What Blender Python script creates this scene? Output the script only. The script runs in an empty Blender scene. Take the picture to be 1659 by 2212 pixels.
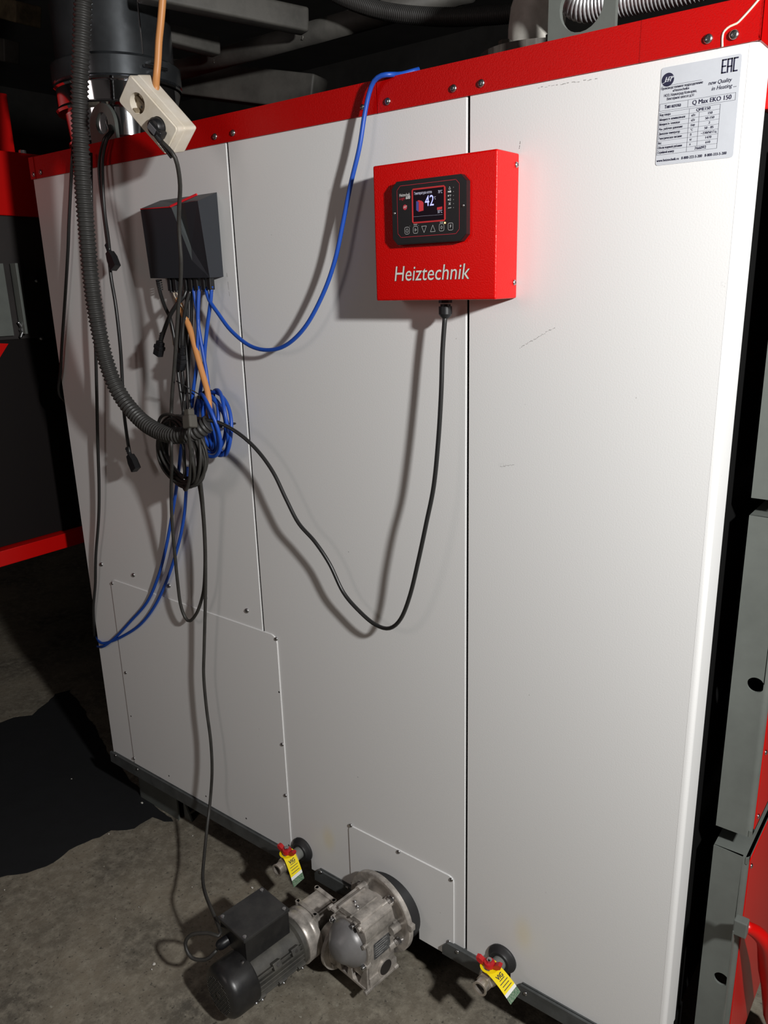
import bpy, bmesh, math, random
from mathutils import Vector, Matrix
from mathutils.noise import noise as pnoise
random.seed(7)
sc = bpy.context.scene
C = sc.collection
# ------------------------------------------------------------------ camera
Z0 = 1.735                       # camera height above the floor
F = 1694.05                      # focal length for a 1659 px wide frame
EX = Vector((0.79084923, 0.15057125, -0.59319963))   # world axes seen from the camera (right, down, forward)
EY = Vector((0.61144036, -0.2362361, 0.75520407))
EZ = Vector((-0.02642315, -0.95995875, -0.27889248))
RM = Matrix((EX, EY, EZ))        # camera (right, down, forward) -> world
CAM = Vector((0, -1.3, Z0))
cd = bpy.data.cameras.new('camera'); cam = bpy.data.objects.new('camera', cd); C.objects.link(cam)
cd.sensor_fit = 'HORIZONTAL'; cd.sensor_width = 36; cd.lens = F * 36 / 1659
cd.clip_start = .02
r_, u_, b_ = RM @ Vector((1, 0, 0)), RM @ Vector((0, -1, 0)), RM @ Vector((0, 0, -1))
cam.matrix_world = Matrix(((r_.x, u_.x, b_.x, CAM.x), (r_.y, u_.y, b_.y, CAM.y), (r_.z, u_.z, b_.z, CAM.z), (0, 0, 0, 1)))
sc.camera = cam
def ray(px, py): return RM @ Vector((px - 829.5, py - 1106.0, F))
def P(px, py, y=0.0):            # point of the plane y seen at a pixel of the photograph
    d = ray(px, py); return CAM + d * ((y - CAM.y) / d.y)
def PX(px, py, x):
    d = ray(px, py); return CAM + d * ((x - CAM.x) / d.x)
def PZ(px, py, z):
    d = ray(px, py); return CAM + d * ((z - CAM.z) / d.z)
# ------------------------------------------------------------------ world, lamp and fill light
w = bpy.data.worlds.new('world'); sc.world = w; w.use_nodes = True
w.node_tree.nodes['Background'].inputs[0].default_value = (.040, .034, .032, 1)
w.node_tree.nodes['Background'].inputs[1].default_value = 1.0
def lamp(name, loc, watts, col, rad):
    l = bpy.data.lights.new(name, 'POINT'); l.energy = watts; l.color = col; l.shadow_soft_size = rad
    o = bpy.data.objects.new(name, l); C.objects.link(o); o.location = loc; return o
lamp('work_lamp', (.88, -.89, Z0 + .42), 212, (1, .992, .975), .055)
lamp('fill_light', (-2.0, -3.4, Z0 + .75), 30, (1, .86, .82), .5)  # added soft fill without a fixture, lifts the shadows on the cladding
sc.view_settings.view_transform = 'Standard'; sc.view_settings.look = 'None'
sc.view_settings.gamma = 1; sc.view_settings.use_curve_mapping = False
sc.view_settings.exposure = 0.0
# ------------------------------------------------------------------ materials
def mat(name, col, rough=.5, metal=0, bump=0, bscale=400, var=0, vscale=8, emit=0, spec=.5, col2=None, coat=0, dist=.001):
    m = bpy.data.materials.new(name); m.use_nodes = True; nt = m.node_tree; n = nt.nodes; L = nt.links
    b = n['Principled BSDF']; b.inputs['Base Color'].default_value = (*col, 1)
    b.inputs['Roughness'].default_value = rough; b.inputs['Metallic'].default_value = metal
    b.inputs['Specular IOR Level'].default_value = spec; b.inputs['Coat Weight'].default_value = coat
    if emit: b.inputs['Emission Color'].default_value = (*col, 1); b.inputs['Emission Strength'].default_value = emit
    tc = n.new('ShaderNodeTexCoord')
    if bump:
        t = n.new('ShaderNodeTexNoise'); t.inputs['Scale'].default_value = bscale; t.inputs['Detail'].default_value = 2
        bp = n.new('ShaderNodeBump'); bp.inputs['Strength'].default_value = bump; bp.inputs['Distance'].default_value = dist
        L.new(tc.outputs['Object'], t.inputs['Vector']); L.new(t.outputs['Fac'], bp.inputs['Height']); L.new(bp.outputs[0], b.inputs['Normal'])
    if var or col2:
        t = n.new('ShaderNodeTexNoise'); t.inputs['Scale'].default_value = vscale; t.inputs['Detail'].default_value = 6; t.inputs['Roughness'].default_value = .65
        mx = n.new('ShaderNodeMix'); mx.data_type = 'RGBA'
        c2 = col2 or tuple(max(0, c * (1 - var)) for c in col)
        mx.inputs['A'].default_value = (*col, 1); mx.inputs['B'].default_value = (*c2, 1)
        rp = n.new('ShaderNodeMapRange'); rp.inputs['From Min'].default_value = .38; rp.inputs['From Max'].default_value = .66
        L.new(tc.outputs['Object'], t.inputs['Vector']); L.new(t.outputs['Fac'], rp.inputs['Value'])
        L.new(rp.outputs[0], mx.inputs['Factor']); L.new(mx.outputs['Result'], b.inputs['Base Color'])
    return m
WHITE = mat('white_powder_paint', (.77, .77, .765), .42, bump=.25, bscale=330, dist=.0006)
RED = mat('red_powder_paint', (.66, .0015, .001), .36, bump=.6, bscale=420, dist=.0010, spec=.35)
REDT = mat('red_trim_paint', (.47, .0012, .001), .38, bump=.5, bscale=420, dist=.0010, spec=.3)
REDG = mat('red_gloss_paint', (.56, .003, .002), .34, bump=.1, bscale=200, spec=.35)
EDGE = mat('bare_sheet_edge', (.9, .75, .58), .4)
STEEL = mat('grey_green_steel_paint', (.13, .142, .13), .5, bump=.12, bscale=120, var=.25, vscale=5)
RAIL = mat('dark_grey_rail_paint', (.075, .08, .08), .5, bump=.2, bscale=200, var=.35, vscale=20)
DARK = mat('dark_core', (.004, .004, .004), .9, spec=.1)
DOORD = mat('dark_grey_door_paint', (.022, .017, .016), .6, var=.4, vscale=6)
CAST = mat('cast_aluminium', (.60, .555, .505), .38, metal=.4, bump=.35, bscale=160, var=.6, vscale=22, dist=.0008)
CASTD = mat('grey_dome_paint', (.24, .235, .235), .4, metal=.3, bump=.1, bscale=150, var=.25, vscale=12)
MOTOR = mat('black_motor_paint', (.020, .020, .021), .36, bump=.2, bscale=120, var=.0, col2=(.042, .041, .039), vscale=14)
MOTORF = mat('dusty_motor_fins', (.05, .048, .043), .55, bump=.3, bscale=120, col2=(.085, .08, .068), vscale=25)
CHROME = mat('chrome_steel', (.62, .63, .65), .07, metal=1)
MOTORD = mat('black_fan_cover', (.012, .012, .013), .34, bump=.12, bscale=120, col2=(.026, .025, .024), vscale=14)
FLUES = mat('flue_steel', (.25, .27, .29), .2, metal=.9, var=.35, vscale=9, bump=.05, bscale=30)
SCREW = mat('zinc_screw', (.55, .55, .56), .25, metal=1)
SLOT = mat('screw_slot', (.03, .03, .03), .6)
BLK = mat('black_plastic', (.010, .0105, .012), .40, bump=.12, bscale=500, dist=.0004)
BLKM = mat('charcoal_box_plastic', (.025, .028, .035), .42, bump=.15, bscale=700, dist=.0004)
BLKLIT = mat('charcoal_plastic_lit_facet', (.05, .058, .060), .45)  # lighter copy of the box plastic: light on the notch facets put into colour
CORD = mat('black_cord_rubber', (.016, .016, .016), .34)
CORDG = mat('dusty_cord_rubber', (.04, .038, .034), .5, var=.4, vscale=30)
HOSE = mat('dusty_corrugated_plastic', (.045, .044, .042), .48, var=.3, vscale=15)
BLUE = mat('blue_pvc', (.012, .075, .42), .4)
ORANGE = mat('orange_pvc', (.62, .27, .09), .45)
IVORY = mat('aged_ivory_plastic', (.86, .80, .70), .36, col2=(.74, .66, .52), vscale=14)
WIRE = mat('cream_wire', (.68, .6, .48), .5)
RUB = mat('black_rubber', (.02, .02, .021), .5)
NICK = mat('nickel_brass', (.60, .54, .47), .28, metal=.65, var=.25, vscale=40)
PIPEG = mat('grey_primer_pipe', (.16, .165, .155), .5)
TAGY = mat('yellow_tag', (.92, .72, .0), .5)
TAGW = mat('tag_white', (.8, .8, .78), .5)
TAGG = mat('tag_green', (.03, .12, .05), .5, col2=(.25, .3, .22), vscale=300)
REDP = mat('red_handle_plastic', (.5, .012, .015), .35)
SILV = mat('silver_label', (.56, .585, .63), .4, var=.06, vscale=30)
INK = mat('label_ink', (.02, .02, .05), .5)
WINK = mat('white_print', (.75, .75, .75), .5)
RINK = mat('red_print', (.55, .03, .05), .5)
GREYI = mat('grey_print', (.3, .3, .3), .5)
BARE = mat('letter_cut_white', (.78, .75, .70), .45)
SCRN = mat('screen_glass', (.012, .007, .012), .12)
EM_W = mat('lit_screen_text', (.6, .6, .75), emit=.3)
EM_B = mat('lit_blue_digits', (.40, .42, 1), emit=1.1)
EM_R = mat('lit_red_icon', (.5, .03, .04), emit=.25)
EM_BL = mat('lit_blue_icon', (.06, .06, .25), emit=.3)
LED = mat('orange_led', (1, .45, .1), emit=7)
PLATE = mat('worn_nameplate', (.16, .165, .165), .45, metal=.3, col2=(.05, .05, .055), vscale=90)
OILG = mat('oil_plug', (.022, .02, .02), .3)
TUBEG = mat('dusty_steel_tube', (.10, .095, .085), .6, bump=.3, bscale=60, var=.4, vscale=9)
PIPEW = mat('white_elbow_paint', (.62, .60, .55), .5, col2=(.42, .40, .36), vscale=14)
RUSTY = mat('dusty_iron_flange', (.085, .075, .065), .6, bump=.4, bscale=90, var=.4, vscale=20)
SILH = mat('silver_flex_hose', (.62, .63, .64), .32, metal=.55)
WOOD = mat('rough_timber', (.22, .17, .10), .8, bump=.6, bscale=25, var=.7, vscale=10)
WELD = mat('weld_bead', (.2, .19, .17), .5, metal=.6, bump=1, bscale=300)
WALLM = mat('sooty_wall', (.028, .026, .024), .9, bump=.4, bscale=20, var=.5, vscale=3)
CHIP = mat('pale_chip', (.62, .6, .55), .6)
# panel paint with its few real marks (smudges, scuffs) placed on the sheet
def white_marked():
    m = WHITE.copy(); m.name = 'white_powder_paint_marked'; nt = m.node_tree; n = nt.nodes; L = nt.links
    b = n['Principled BSDF']; geo = n.new('ShaderNodeNewGeometry')
    last = None; base = (.77, .77, .765, 1)
    marks = [((710, 1812), (.035, 1, .06), (.78, .70, .50), .55), ((1130, 2015), (.035, 1, .07), (.80, .73, .52), .5),
             ((1085, 1005), (.012, 1, .006), (.35, .35, .34), .5), ((1562, 615), (.007, 1, .006), (.4, .37, .33), .5)]
    for (px, py), s, col, amt in marks:
        c = P(px, py)
        sub = n.new('ShaderNodeVectorMath'); sub.operation = 'SUBTRACT'; sub.inputs[1].default_value = c
        L.new(geo.outputs['Position'], sub.inputs[0])
        dv = n.new('ShaderNodeVectorMath'); dv.operation = 'DIVIDE'; dv.inputs[1].default_value = s; L.new(sub.outputs[0], dv.inputs[0])
        ln = n.new('ShaderNodeVectorMath'); ln.operation = 'LENGTH'; L.new(dv.outputs[0], ln.inputs[0])
        mr = n.new('ShaderNodeMapRange'); mr.interpolation_type = 'SMOOTHERSTEP'
        mr.inputs['From Min'].default_value = 1; mr.inputs['From Max'].default_value = 0; mr.inputs['To Max'].default_value = amt
        L.new(ln.outputs['Value'], mr.inputs['Value'])
        fac = mr.outputs[0]
        if s[0] < .02:
            t = n.new('ShaderNodeTexNoise'); t.inputs['Scale'].default_value = 260; L.new(geo.outputs['Position'], t.inputs['Vector'])
            rp = n.new('ShaderNodeMapRange'); rp.inputs['From Min'].default_value = .5; rp.inputs['From Max'].default_value = .6; L.new(t.outputs['Fac'], rp.inputs['Value'])
            mu = n.new('ShaderNodeMath'); mu.operation = 'MULTIPLY'; L.new(fac, mu.inputs[0]); L.new(rp.outputs[0], mu.inputs[1]); fac = mu.outputs[0]
        mx = n.new('ShaderNodeMix'); mx.data_type = 'RGBA'; mx.inputs['B'].default_value = (*col, 1)
        if last: L.new(last, mx.inputs['A'])
        else: mx.inputs['A'].default_value = base
        L.new(fac, mx.inputs['Factor']); last = mx.outputs['Result']
    # sparse grey specks of dirt all over the sheet
    t = n.new('ShaderNodeTexNoise'); t.inputs['Scale'].default_value = 75; t.inputs['Detail'].default_value = 3; L.new(geo.outputs['Position'], t.inputs['Vector'])
    rp = n.new('ShaderNodeMapRange'); rp.inputs['From Min'].default_value = .755; rp.inputs['From Max'].default_value = .79; rp.inputs['To Max'].default_value = .6
    L.new(t.outputs['Fac'], rp.inputs['Value'])
    mx = n.new('ShaderNodeMix'); mx.data_type = 'RGBA'; mx.inputs['B'].default_value = (.2, .19, .17, 1)
    L.new(last, mx.inputs['A']); L.new(rp.outputs[0], mx.inputs['Factor']); L.new(mx.outputs['Result'], b.inputs['Base Color'])
    return m
WHITEM = white_marked()
def floor_mat():
    m = bpy.data.materials.new('stained_concrete'); m.use_nodes = True; nt = m.node_tree; n = nt.nodes; L = nt.links
    b = n['Principled BSDF']; b.inputs['Roughness'].default_value = .75
    tc = n.new('ShaderNodeTexCoord')
    def noi(s, d, r=.6):
        t = n.new('ShaderNodeTexNoise'); t.inputs['Scale'].default_value = s; t.inputs['Detail'].default_value = d; t.inputs['Roughness'].default_value = r
        L.new(tc.outputs['Object'], t.inputs['Vector']); return t.outputs['Fac']
    def rng(v, a, c, lo=0, hi=1):
        r = n.new('ShaderNodeMapRange'); r.inputs['From Min'].default_value = a; r.inputs['From Max'].default_value = c
        r.inputs['To Min'].default_value = lo; r.inputs['To Max'].default_value = hi; L.new(v, r.inputs['Value']); return r.outputs[0]
    def mix(f, A, B):
        x = n.new('ShaderNodeMix'); x.data_type = 'RGBA'; L.new(f, x.inputs['Factor'])
        for k, v in (('A', A), ('B', B)):
            if isinstance(v, tuple): x.inputs[k].default_value = (*v, 1)
            else: L.new(v, x.inputs[k])
        return x.outputs['Result']
    c = mix(rng(noi(3.5, 8), .36, .64), (.235, .203, .152), (.095, .085, .068))
    c = mix(rng(noi(28, 6, .7), .42, .7), c, (.31, .28, .22))
    c = mix(rng(noi(90, 3), .60, .70, 0, .7), c, (.035, .032, .028))
    c = mix(rng(noi(60, 2), .70, .74), c, (.3, .28, .23))
    L.new(c, b.inputs['Base Color'])
    bp = n.new('ShaderNodeBump'); bp.inputs['Strength'].default_value = .6; bp.inputs['Distance'].default_value = .006
    L.new(noi(35, 8, .7), bp.inputs['Height']); L.new(bp.outputs[0], b.inputs['Normal'])
    return m
FLOORM = floor_mat()
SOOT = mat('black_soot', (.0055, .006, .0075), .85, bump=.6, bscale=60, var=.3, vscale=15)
# ------------------------------------------------------------------ mesh helpers
def new(name, bm, m, parent=None, smooth=False, loc=None):
    me = bpy.data.meshes.new(name); bm.normal_update(); bm.to_mesh(me); bm.free()
    for x in (m if isinstance(m, (list, tuple)) else [m]): me.materials.append(x)
    if smooth: me.shade_smooth() if smooth is True else me.shade_smooth()
    o = bpy.data.objects.new(name, me); C.objects.link(o)
    if parent: o.parent = parent
    if loc is not None: o.location = loc
    if smooth == 'auto':
        try: me.set_sharp_from_angle(angle=math.radians(38))
        except Exception: pass
    return o
def empty(name, label, cat, loc=(0, 0, 0), rotz=0, group=None):
    o = bpy.data.objects.new(name, None); C.objects.link(o); o.location = loc; o.rotation_euler = (0, 0, rotz); o.empty_display_size = .05
    o['label'] = label; o['category'] = cat
    if group: o['group'] = group
    return o
def tag(o, label, cat, group=None):
    o['label'] = label; o['category'] = cat
    if group: o['group'] = group
    return o
def B(): return bmesh.new()
def box(bm, x0, x1, y0, y1, z0, z1, bev=0, seg=2, mi=0, M=None):
    T = Matrix.Translation(((x0 + x1) / 2, (y0 + y1) / 2, (z0 + z1) / 2)) @ Matrix.Diagonal((abs(x1 - x0), abs(y1 - y0), abs(z1 - z0), 1))
    r = bmesh.ops.create_cube(bm, size=1, matrix=T); vs = r['verts']
    if bev:
        es = list({e for v in vs for e in v.link_edges})
        rb = bmesh.ops.bevel(bm, geom=es, offset=bev, segments=seg, affect='EDGES', profile=.6)
        vs = list({v for v in rb['verts']} | {v for v in vs if v.is_valid})
    fs = {f for v in vs for f in v.link_faces}
    for f in fs: f.material_index = mi
    if M: bmesh.ops.transform(bm, matrix=M, verts=list({v for f in fs for v in f.verts}))
    return fs
def basis(d, up=None):
    d = Vector(d).normalized(); a = Vector(up) if up else (Vector((0, 0, 1)) if abs(d.z) < .9 else Vector((1, 0, 0)))
    x = a.cross(d).normalized(); y = d.cross(x); return x, y, d
def lathe(bm, o, d, prof, n=32, mi=0, cap=True, up=None):
    x, y, z = basis(d, up); o = Vector(o); rings = []
    for t, r in prof:
        rings.append([bm.verts.new(o + z * t + (x * math.cos(2 * math.pi * k / n) + y * math.sin(2 * math.pi * k / n)) * max(r, 1e-5)) for k in range(n)])
    for a, b in zip(rings, rings[1:]):
        for k in range(n):
            f = bm.faces.new((a[k], a[(k + 1) % n], b[(k + 1) % n], b[k])); f.material_index = mi
    if cap:
        f = bm.faces.new(rings[0][::-1]); f.material_index = mi
        f = bm.faces.new(rings[-1]); f.material_index = mi
def plate(bm, loops, y0, y1, ax='y', mi=0):
    """loops of 2D points, the first the outline, the rest holes; thickness along ax"""
    def v3(p, t):
        return {'y': (p[0], t, p[1]), 'x': (t, p[0], p[1]), 'z': (p[0], p[1], t)}[ax]
    A = []; es = []
    for lp in loops:
        vs = [bm.verts.new(v3(p, y0)) for p in lp]; A.append(vs)
        es += [bm.edges.new((vs[i], vs[(i + 1) % len(vs)])) for i in range(len(vs))]
    r = bmesh.ops.triangle_fill(bm, edges=es, use_beauty=True)
    fs = [g for g in r['geom'] if isinstance(g, bmesh.types.BMFace)]
    mp = {}
    for vs, lp in zip(A, loops):
        for v, p in zip(vs, lp): mp[v] = bm.verts.new(v3(p, y1))
    out = list(fs)
    for f in fs: out.append(bm.faces.new([mp[v] for v in reversed(f.verts)]))
    for vs in A:
        for i in range(len(vs)):
            a, b = vs[i], vs[(i + 1) % len(vs)]; out.append(bm.faces.new((a, b, mp[b], mp[a])))
    for f in out: f.material_index = mi
    bmesh.ops.recalc_face_normals(bm, faces=out)
def circ(cx, cz, r, n=28, a0=0, a1=2 * math.pi):
    full = abs(a1 - a0 - 2 * math.pi) < 1e-6
    return [(cx + r * math.cos(a0 + (a1 - a0) * k / (n if full else n - 1)), cz + r * math.sin(a0 + (a1 - a0) * k / (n if full else n - 1))) for k in range(n)]
def rrect(x0, x1, z0, z1, r, n=5):
    p = []
    for cx, cz, a in ((x1 - r, z1 - r, 0), (x0 + r, z1 - r, 90), (x0 + r, z0 + r, 180), (x1 - r, z0 + r, 270)):
        p += circ(cx, cz, r, n, math.radians(a), math.radians(a + 90))
    return p
def catmull(pts, step=.008):
    pts = [Vector(p) for p in pts]
    if len(pts) < 3:
        n = max(2, int((pts[1] - pts[0]).length / step)); return [pts[0].lerp(pts[1], i / n) for i in range(n + 1)]
    q = [pts[0] * 2 - pts[1]] + pts + [pts[-1] * 2 - pts[-2]]; out = []
    for i in range(1, len(q) - 2):
        a, b, c, d = q[i - 1:i + 3]; n = max(2, int((c - b).length / step))
        for k in range(n):
            t = k / n
            out.append(.5 * ((2 * b) + (c - a) * t + (2 * a - 5 * b + 4 * c - d) * t * t + (3 * b - a - 3 * c + d) * t ** 3))
    out.append(pts[-1]); return out
def sweep(bm, path, rad, n=8, mi=0, close=False):
    """rad: number or function of arc length"""
    N = len(path); T = []
    for i in range(N):
        if close: t = path[(i + 1) % N] - path[i - 1]
        else: t = path[min(i + 1, N - 1)] - path[max(i - 1, 0)]
        T.append(t.normalized() if t.length > 1e-9 else (T[-1] if T else Vector((0, 0, 1))))
    x = basis(T[0])[0]; rings = []; s = 0
    for i in range(N):
        if i: s += (path[i] - path[i - 1]).length
        x = (x - T[i] * x.dot(T[i])).normalized(); y = T[i].cross(x); r = rad(s) if callable(rad) else rad
        rings.append([bm.verts.new(path[i] + (x * math.cos(2 * math.pi * k / n) + y * math.sin(2 * math.pi * k / n)) * r) for k in range(n)])
    prs = list(zip(rings, rings[1:])) + ([(rings[-1], rings[0])] if close else [])
    for a, b in prs:
        for k in range(n):
            f = bm.faces.new((a[k], a[(k + 1) % n], b[(k + 1) % n], b[k])); f.material_index = mi
    if not close:
        bm.faces.new(rings[0][::-1]).material_index = mi; bm.faces.new(rings[-1]).material_index = mi
def screw_mesh(r=.0068):
    bm = B()
    lathe(bm, (0, 0, 0), (0, -1, 0), [(0, r), (r * .28, r * .97), (r * .48, r * .78), (r * .58, r * .5), (r * .62, .0001)], 18)
    for a in (.5, .5 + math.pi / 2):
        box(bm, -r * .5, r * .5, -r * .66, -r * .5, -r * .1, r * .1, mi=1, M=Matrix.Rotation(a, 4, 'Y'))
    me = bpy.data.meshes.new('screw'); bm.to_mesh(me); bm.free(); me.materials.append(SCREW); me.materials.append(SLOT)
    for p in me.polygons: p.use_smooth = p.material_index == 0
    return me
SCR = screw_mesh(); SCRS = screw_mesh(.0052)
def screw(parent, loc, me=None, rot=None, name='screw'):
    o = bpy.data.objects.new(name, me or SCR); C.objects.link(o); o.parent = parent; o.location = loc
    o.rotation_euler = rot or (0, random.uniform(0, 3), 0); return o
# text
def text_into(bm, s, x, z, size, y=0, align='LEFT', bold=0, shear=0, sx=1, mi=0, M=None, valign='CENTER', res=3, fit=None):
    cu = bpy.data.curves.new('t', 'FONT'); cu.body = s; cu.size = size; cu.align_x = align; cu.align_y = valign
    cu.shear = shear; cu.offset = bold if size > .012 else 0; cu.resolution_u = res; cu.fill_mode = 'FRONT'
    ob = bpy.data.objects.new('t', cu); C.objects.link(ob)
    dg = bpy.context.evaluated_depsgraph_get(); dg.update(); me = bpy.data.meshes.new_from_object(ob.evaluated_get(dg))
    n0 = len(bm.verts); f0 = len(bm.faces); bm.from_mesh(me); bm.verts.ensure_lookup_table()
    bad = [v for v in bm.verts[n0:] if abs(v.co.y) > 1.3 * size or abs(v.co.x) > 1.1 * size * (len(s) + 1)]
    if bad: bmesh.ops.delete(bm, geom=bad, context='VERTS')
    bm.verts.ensure_lookup_table(); bm.faces.ensure_lookup_table()
    if fit:
        xs_ = [v.co.x for v in bm.verts[n0:]]; k_ = (fit[1] - fit[0]) / (max(xs_) - min(xs_)); x_ = min(xs_)
        for v in bm.verts[n0:]: v.co.x = (v.co.x - x_) * k_
        x = fit[0]; sx = 1
    if bold and size <= .012:          # heavier strokes: the outline once more, a hair to the right
        r_2 = bmesh.ops.duplicate(bm, geom=list(bm.faces[f0:]))
        for v in {v for v in r_2['geom'] if isinstance(v, bmesh.types.BMVert)}: v.co.x += bold * 1.6; v.co.z += .00003
        bm.verts.ensure_lookup_table(); bm.faces.ensure_lookup_table()
    T = Matrix.Translation((x, y, z)) @ Matrix.Rotation(math.pi / 2, 4, 'X') @ Matrix.Diagonal((sx, 1, 1, 1))
    if M: T = M @ T
    bmesh.ops.transform(bm, matrix=T, verts=bm.verts[n0:])
    for f in bm.faces[f0:]: f.material_index = mi
    bpy.data.objects.remove(ob); bpy.data.curves.remove(cu); bpy.data.meshes.remove(me)
def line2(bm, p, q, wd, y, mi=0):
    p = Vector(p); q = Vector(q); d = (q - p).normalized(); nn = Vector((-d.y, d.x)) * wd / 2; e = d * wd / 2
    c = [p - e - nn, q + e - nn, q + e + nn, p - e + nn]
    f = bm.faces.new([bm.verts.new((v.x, y, v.y)) for v in c]); f.material_index = mi
def poly2(bm, pts, y, mi=0):
    f = bm.faces.new([bm.verts.new((a, y, b)) for a, b in pts]); f.material_index = mi
    if f.calc_area() and (f.normal_update() or f.normal.y > 0): f.normal_flip()
def outline2(bm, pts, wd, y, mi=0):
    for i in range(len(pts)): line2(bm, pts[i], pts[(i + 1) % len(pts)], wd, y, mi)

# ------------------------------------------------------------------ the room
def struct(name, bm, m):
    o = new(name, bm, m); o['kind'] = 'structure'; return o
bm = B(); bmesh.ops.create_grid(bm, x_segments=2, y_segments=2, size=1, matrix=Matrix.Translation((-1, -.5, 0)) @ Matrix.Diagonal((5.5, 4.5, 1, 1))); struct('floor', bm, FLOORM)
bm = B(); box(bm, -6.5, 4.5, 3.6, 3.8, 0, 3.3); struct('wall_back', bm, WALLM)
bm = B(); box(bm, -6.7, -6.5, -5, 3.8, 0, 3.3); struct('wall_left', bm, WALLM)
bm = B(); box(bm, 4.5, 4.7, -5, 3.8, 0, 3.3); struct('wall_right', bm, WALLM)
bm = B(); box(bm, -6.5, 4.5, -5, 3.8, 3.3, 3.4); struct('ceiling', bm, WALLM)
# ------------------------------------------------------------------ the boiler
XL, XR, ZT, ZB = -2.258, -.334, Z0 + .314, Z0 - 1.570
boiler = empty('boiler', 'tall white-clad boiler with red top trim filling most of the picture', 'boiler', (-1.3, 0, 0))
BO = Vector((-1.3, 0, 0))
def bpart(name, bm, m, smooth=False, parent=None, shift=True):
    if shift: bmesh.ops.translate(bm, verts=bm.verts, vec=-BO)
    return new(name, bm, m, parent or boiler, smooth)
bm = B()
box(bm, XL + .02, XR - .004, .012, 1.15, Z0 - 1.50, Z0 + .355)
bpart('core', bm, DARK)
def sheet(name, outline, yb=.004, yf=0.0, bevel=.0018, m=WHITEM):
    bm = B(); n = len(outline); f_ = [bm.verts.new((p[0], yf, p[1])) for p in outline]; k_ = [bm.verts.new((p[0], yb, p[1])) for p in outline]
    bm.faces.new(f_); bm.faces.new(k_[::-1])
    for i in range(n): bm.faces.new((f_[i], f_[(i + 1) % n], k_[(i + 1) % n], k_[i]))
    bmesh.ops.recalc_face_normals(bm, faces=bm.faces); bm.normal_update()
    fr = [e for e in bm.edges if all(abs(v.co.y - yf) < 1e-6 for v in e.verts) and any(abs(f.normal.y) < .5 for f in e.link_faces)]
    bmesh.ops.bevel(bm, geom=fr, offset=bevel, segments=2, affect='EDGES')
    return bpart(name, bm, m)
sheet('side_panel', [(XL, ZB), (-1.4405, ZB), (-1.4405, ZT), (XL, ZT)])
n1 = [(-1.315, ZB), (-1.315, Z0 - 1.525)] + circ(-1.348, Z0 - 1.517, .033, 10, 0, math.pi) + [(-1.385, Z0 - 1.525), (-1.385, ZB)]
ar = [(-.940, ZB)] + circ(-1.042, Z0 - 1.545, .102, 14, 0, math.pi) + [(-1.144, ZB)]
sheet('side_panel', [(-.8105, ZT), (-.8105, ZB)] + ar + n1 + [(-1.4355, ZB), (-1.4355, ZT)])
n2 = [(-.687, ZB), (-.687, Z0 - 1.52)] + circ(-.715, Z0 - 1.515, .028, 10, 0, math.pi) + [(-.745, Z0 - 1.52), (-.745, ZB)]
# the right-hand panel folds round the corner
sheet('side_panel', [(XR - .008, ZT), (XR - .008, ZB)] + n2 + [(-.8055, ZB), (-.8055, ZT)], bevel=.0018)
bm = B()
prof = [(XR - .012, -.0002)] + [(XR - .010 + .010 * math.sin(a), .010 - .010 * math.cos(a)) for a in [math.radians(t) for t in (10, 25, 40, 55, 70, 80, 90)]] + [(XR, .068), (XR - .002, .070), (XR - .006, .070), (XR - .006, .012), (XR - .012, .004)]
vs0 = [bm.verts.new((x, y, ZB)) for x, y in prof]; vs1 = [bm.verts.new((x, y, ZT)) for x, y in prof]
for i in range(len(prof)): bm.faces.new((vs0[i], vs0[(i + 1) % len(prof)], vs1[(i + 1) % len(prof)], vs1[i]))
bm.faces.new(vs0[::-1]); bm.faces.new(vs1); bmesh.ops.recalc_face_normals(bm, faces=bm.faces)
bpart('corner_return', bm, WHITEM, 'auto')
# bottom cover plates
def cover(outline, name='cover_plate', t=.0028): return sheet(name, outline, 0.0, -t, .0009, WHITEM)
x0, x1, z0, z1 = -2.130, -1.387, Z0 - 1.545, Z0 - .874
cover([(x0, z0), (x1, z0)] + circ(x1 - .022, z1 - .022, .022, 6, 0, math.pi / 2) + circ(x0 + .022, z1 - .022, .022, 6, math.pi / 2, math.pi))
x0, x1, z0, z1 = -1.166, -.840, Z0 - 1.592, Z0 - 1.353
cover([(x0, z0 + .03), (-1.140, z0 + .03)] + circ(-1.042, Z0 - 1.545, .098, 16, math.pi, 0) + [(-.944, z0), (x1, z0)] + circ(x1 - .016, z1 - .016, .016, 6, 0, math.pi / 2) + circ(x0 + .016, z1 - .016, .016, 6, math.pi / 2, math.pi))
# red trim
ZR0, ZR1 = Z0 + .312, Z0 + .369
def trim(x0, x1, yf=-.004, pts=None):
    bm = B(); plate(bm, [pts or [(x0, ZR0), (x1, ZR0), (x1, ZR1), (x0, ZR1)]], yf, yf + .003)
    box(bm, x0, x1, yf + .001, .09, ZR1 - .003, ZR1) if not pts else None
    return bpart('top_trim', bm, REDT)
trim(XL - .002, -2.235, -.0055); trim(-2.236, -1.0095); trim(-1.0075, -.5, pts=None)
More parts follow.
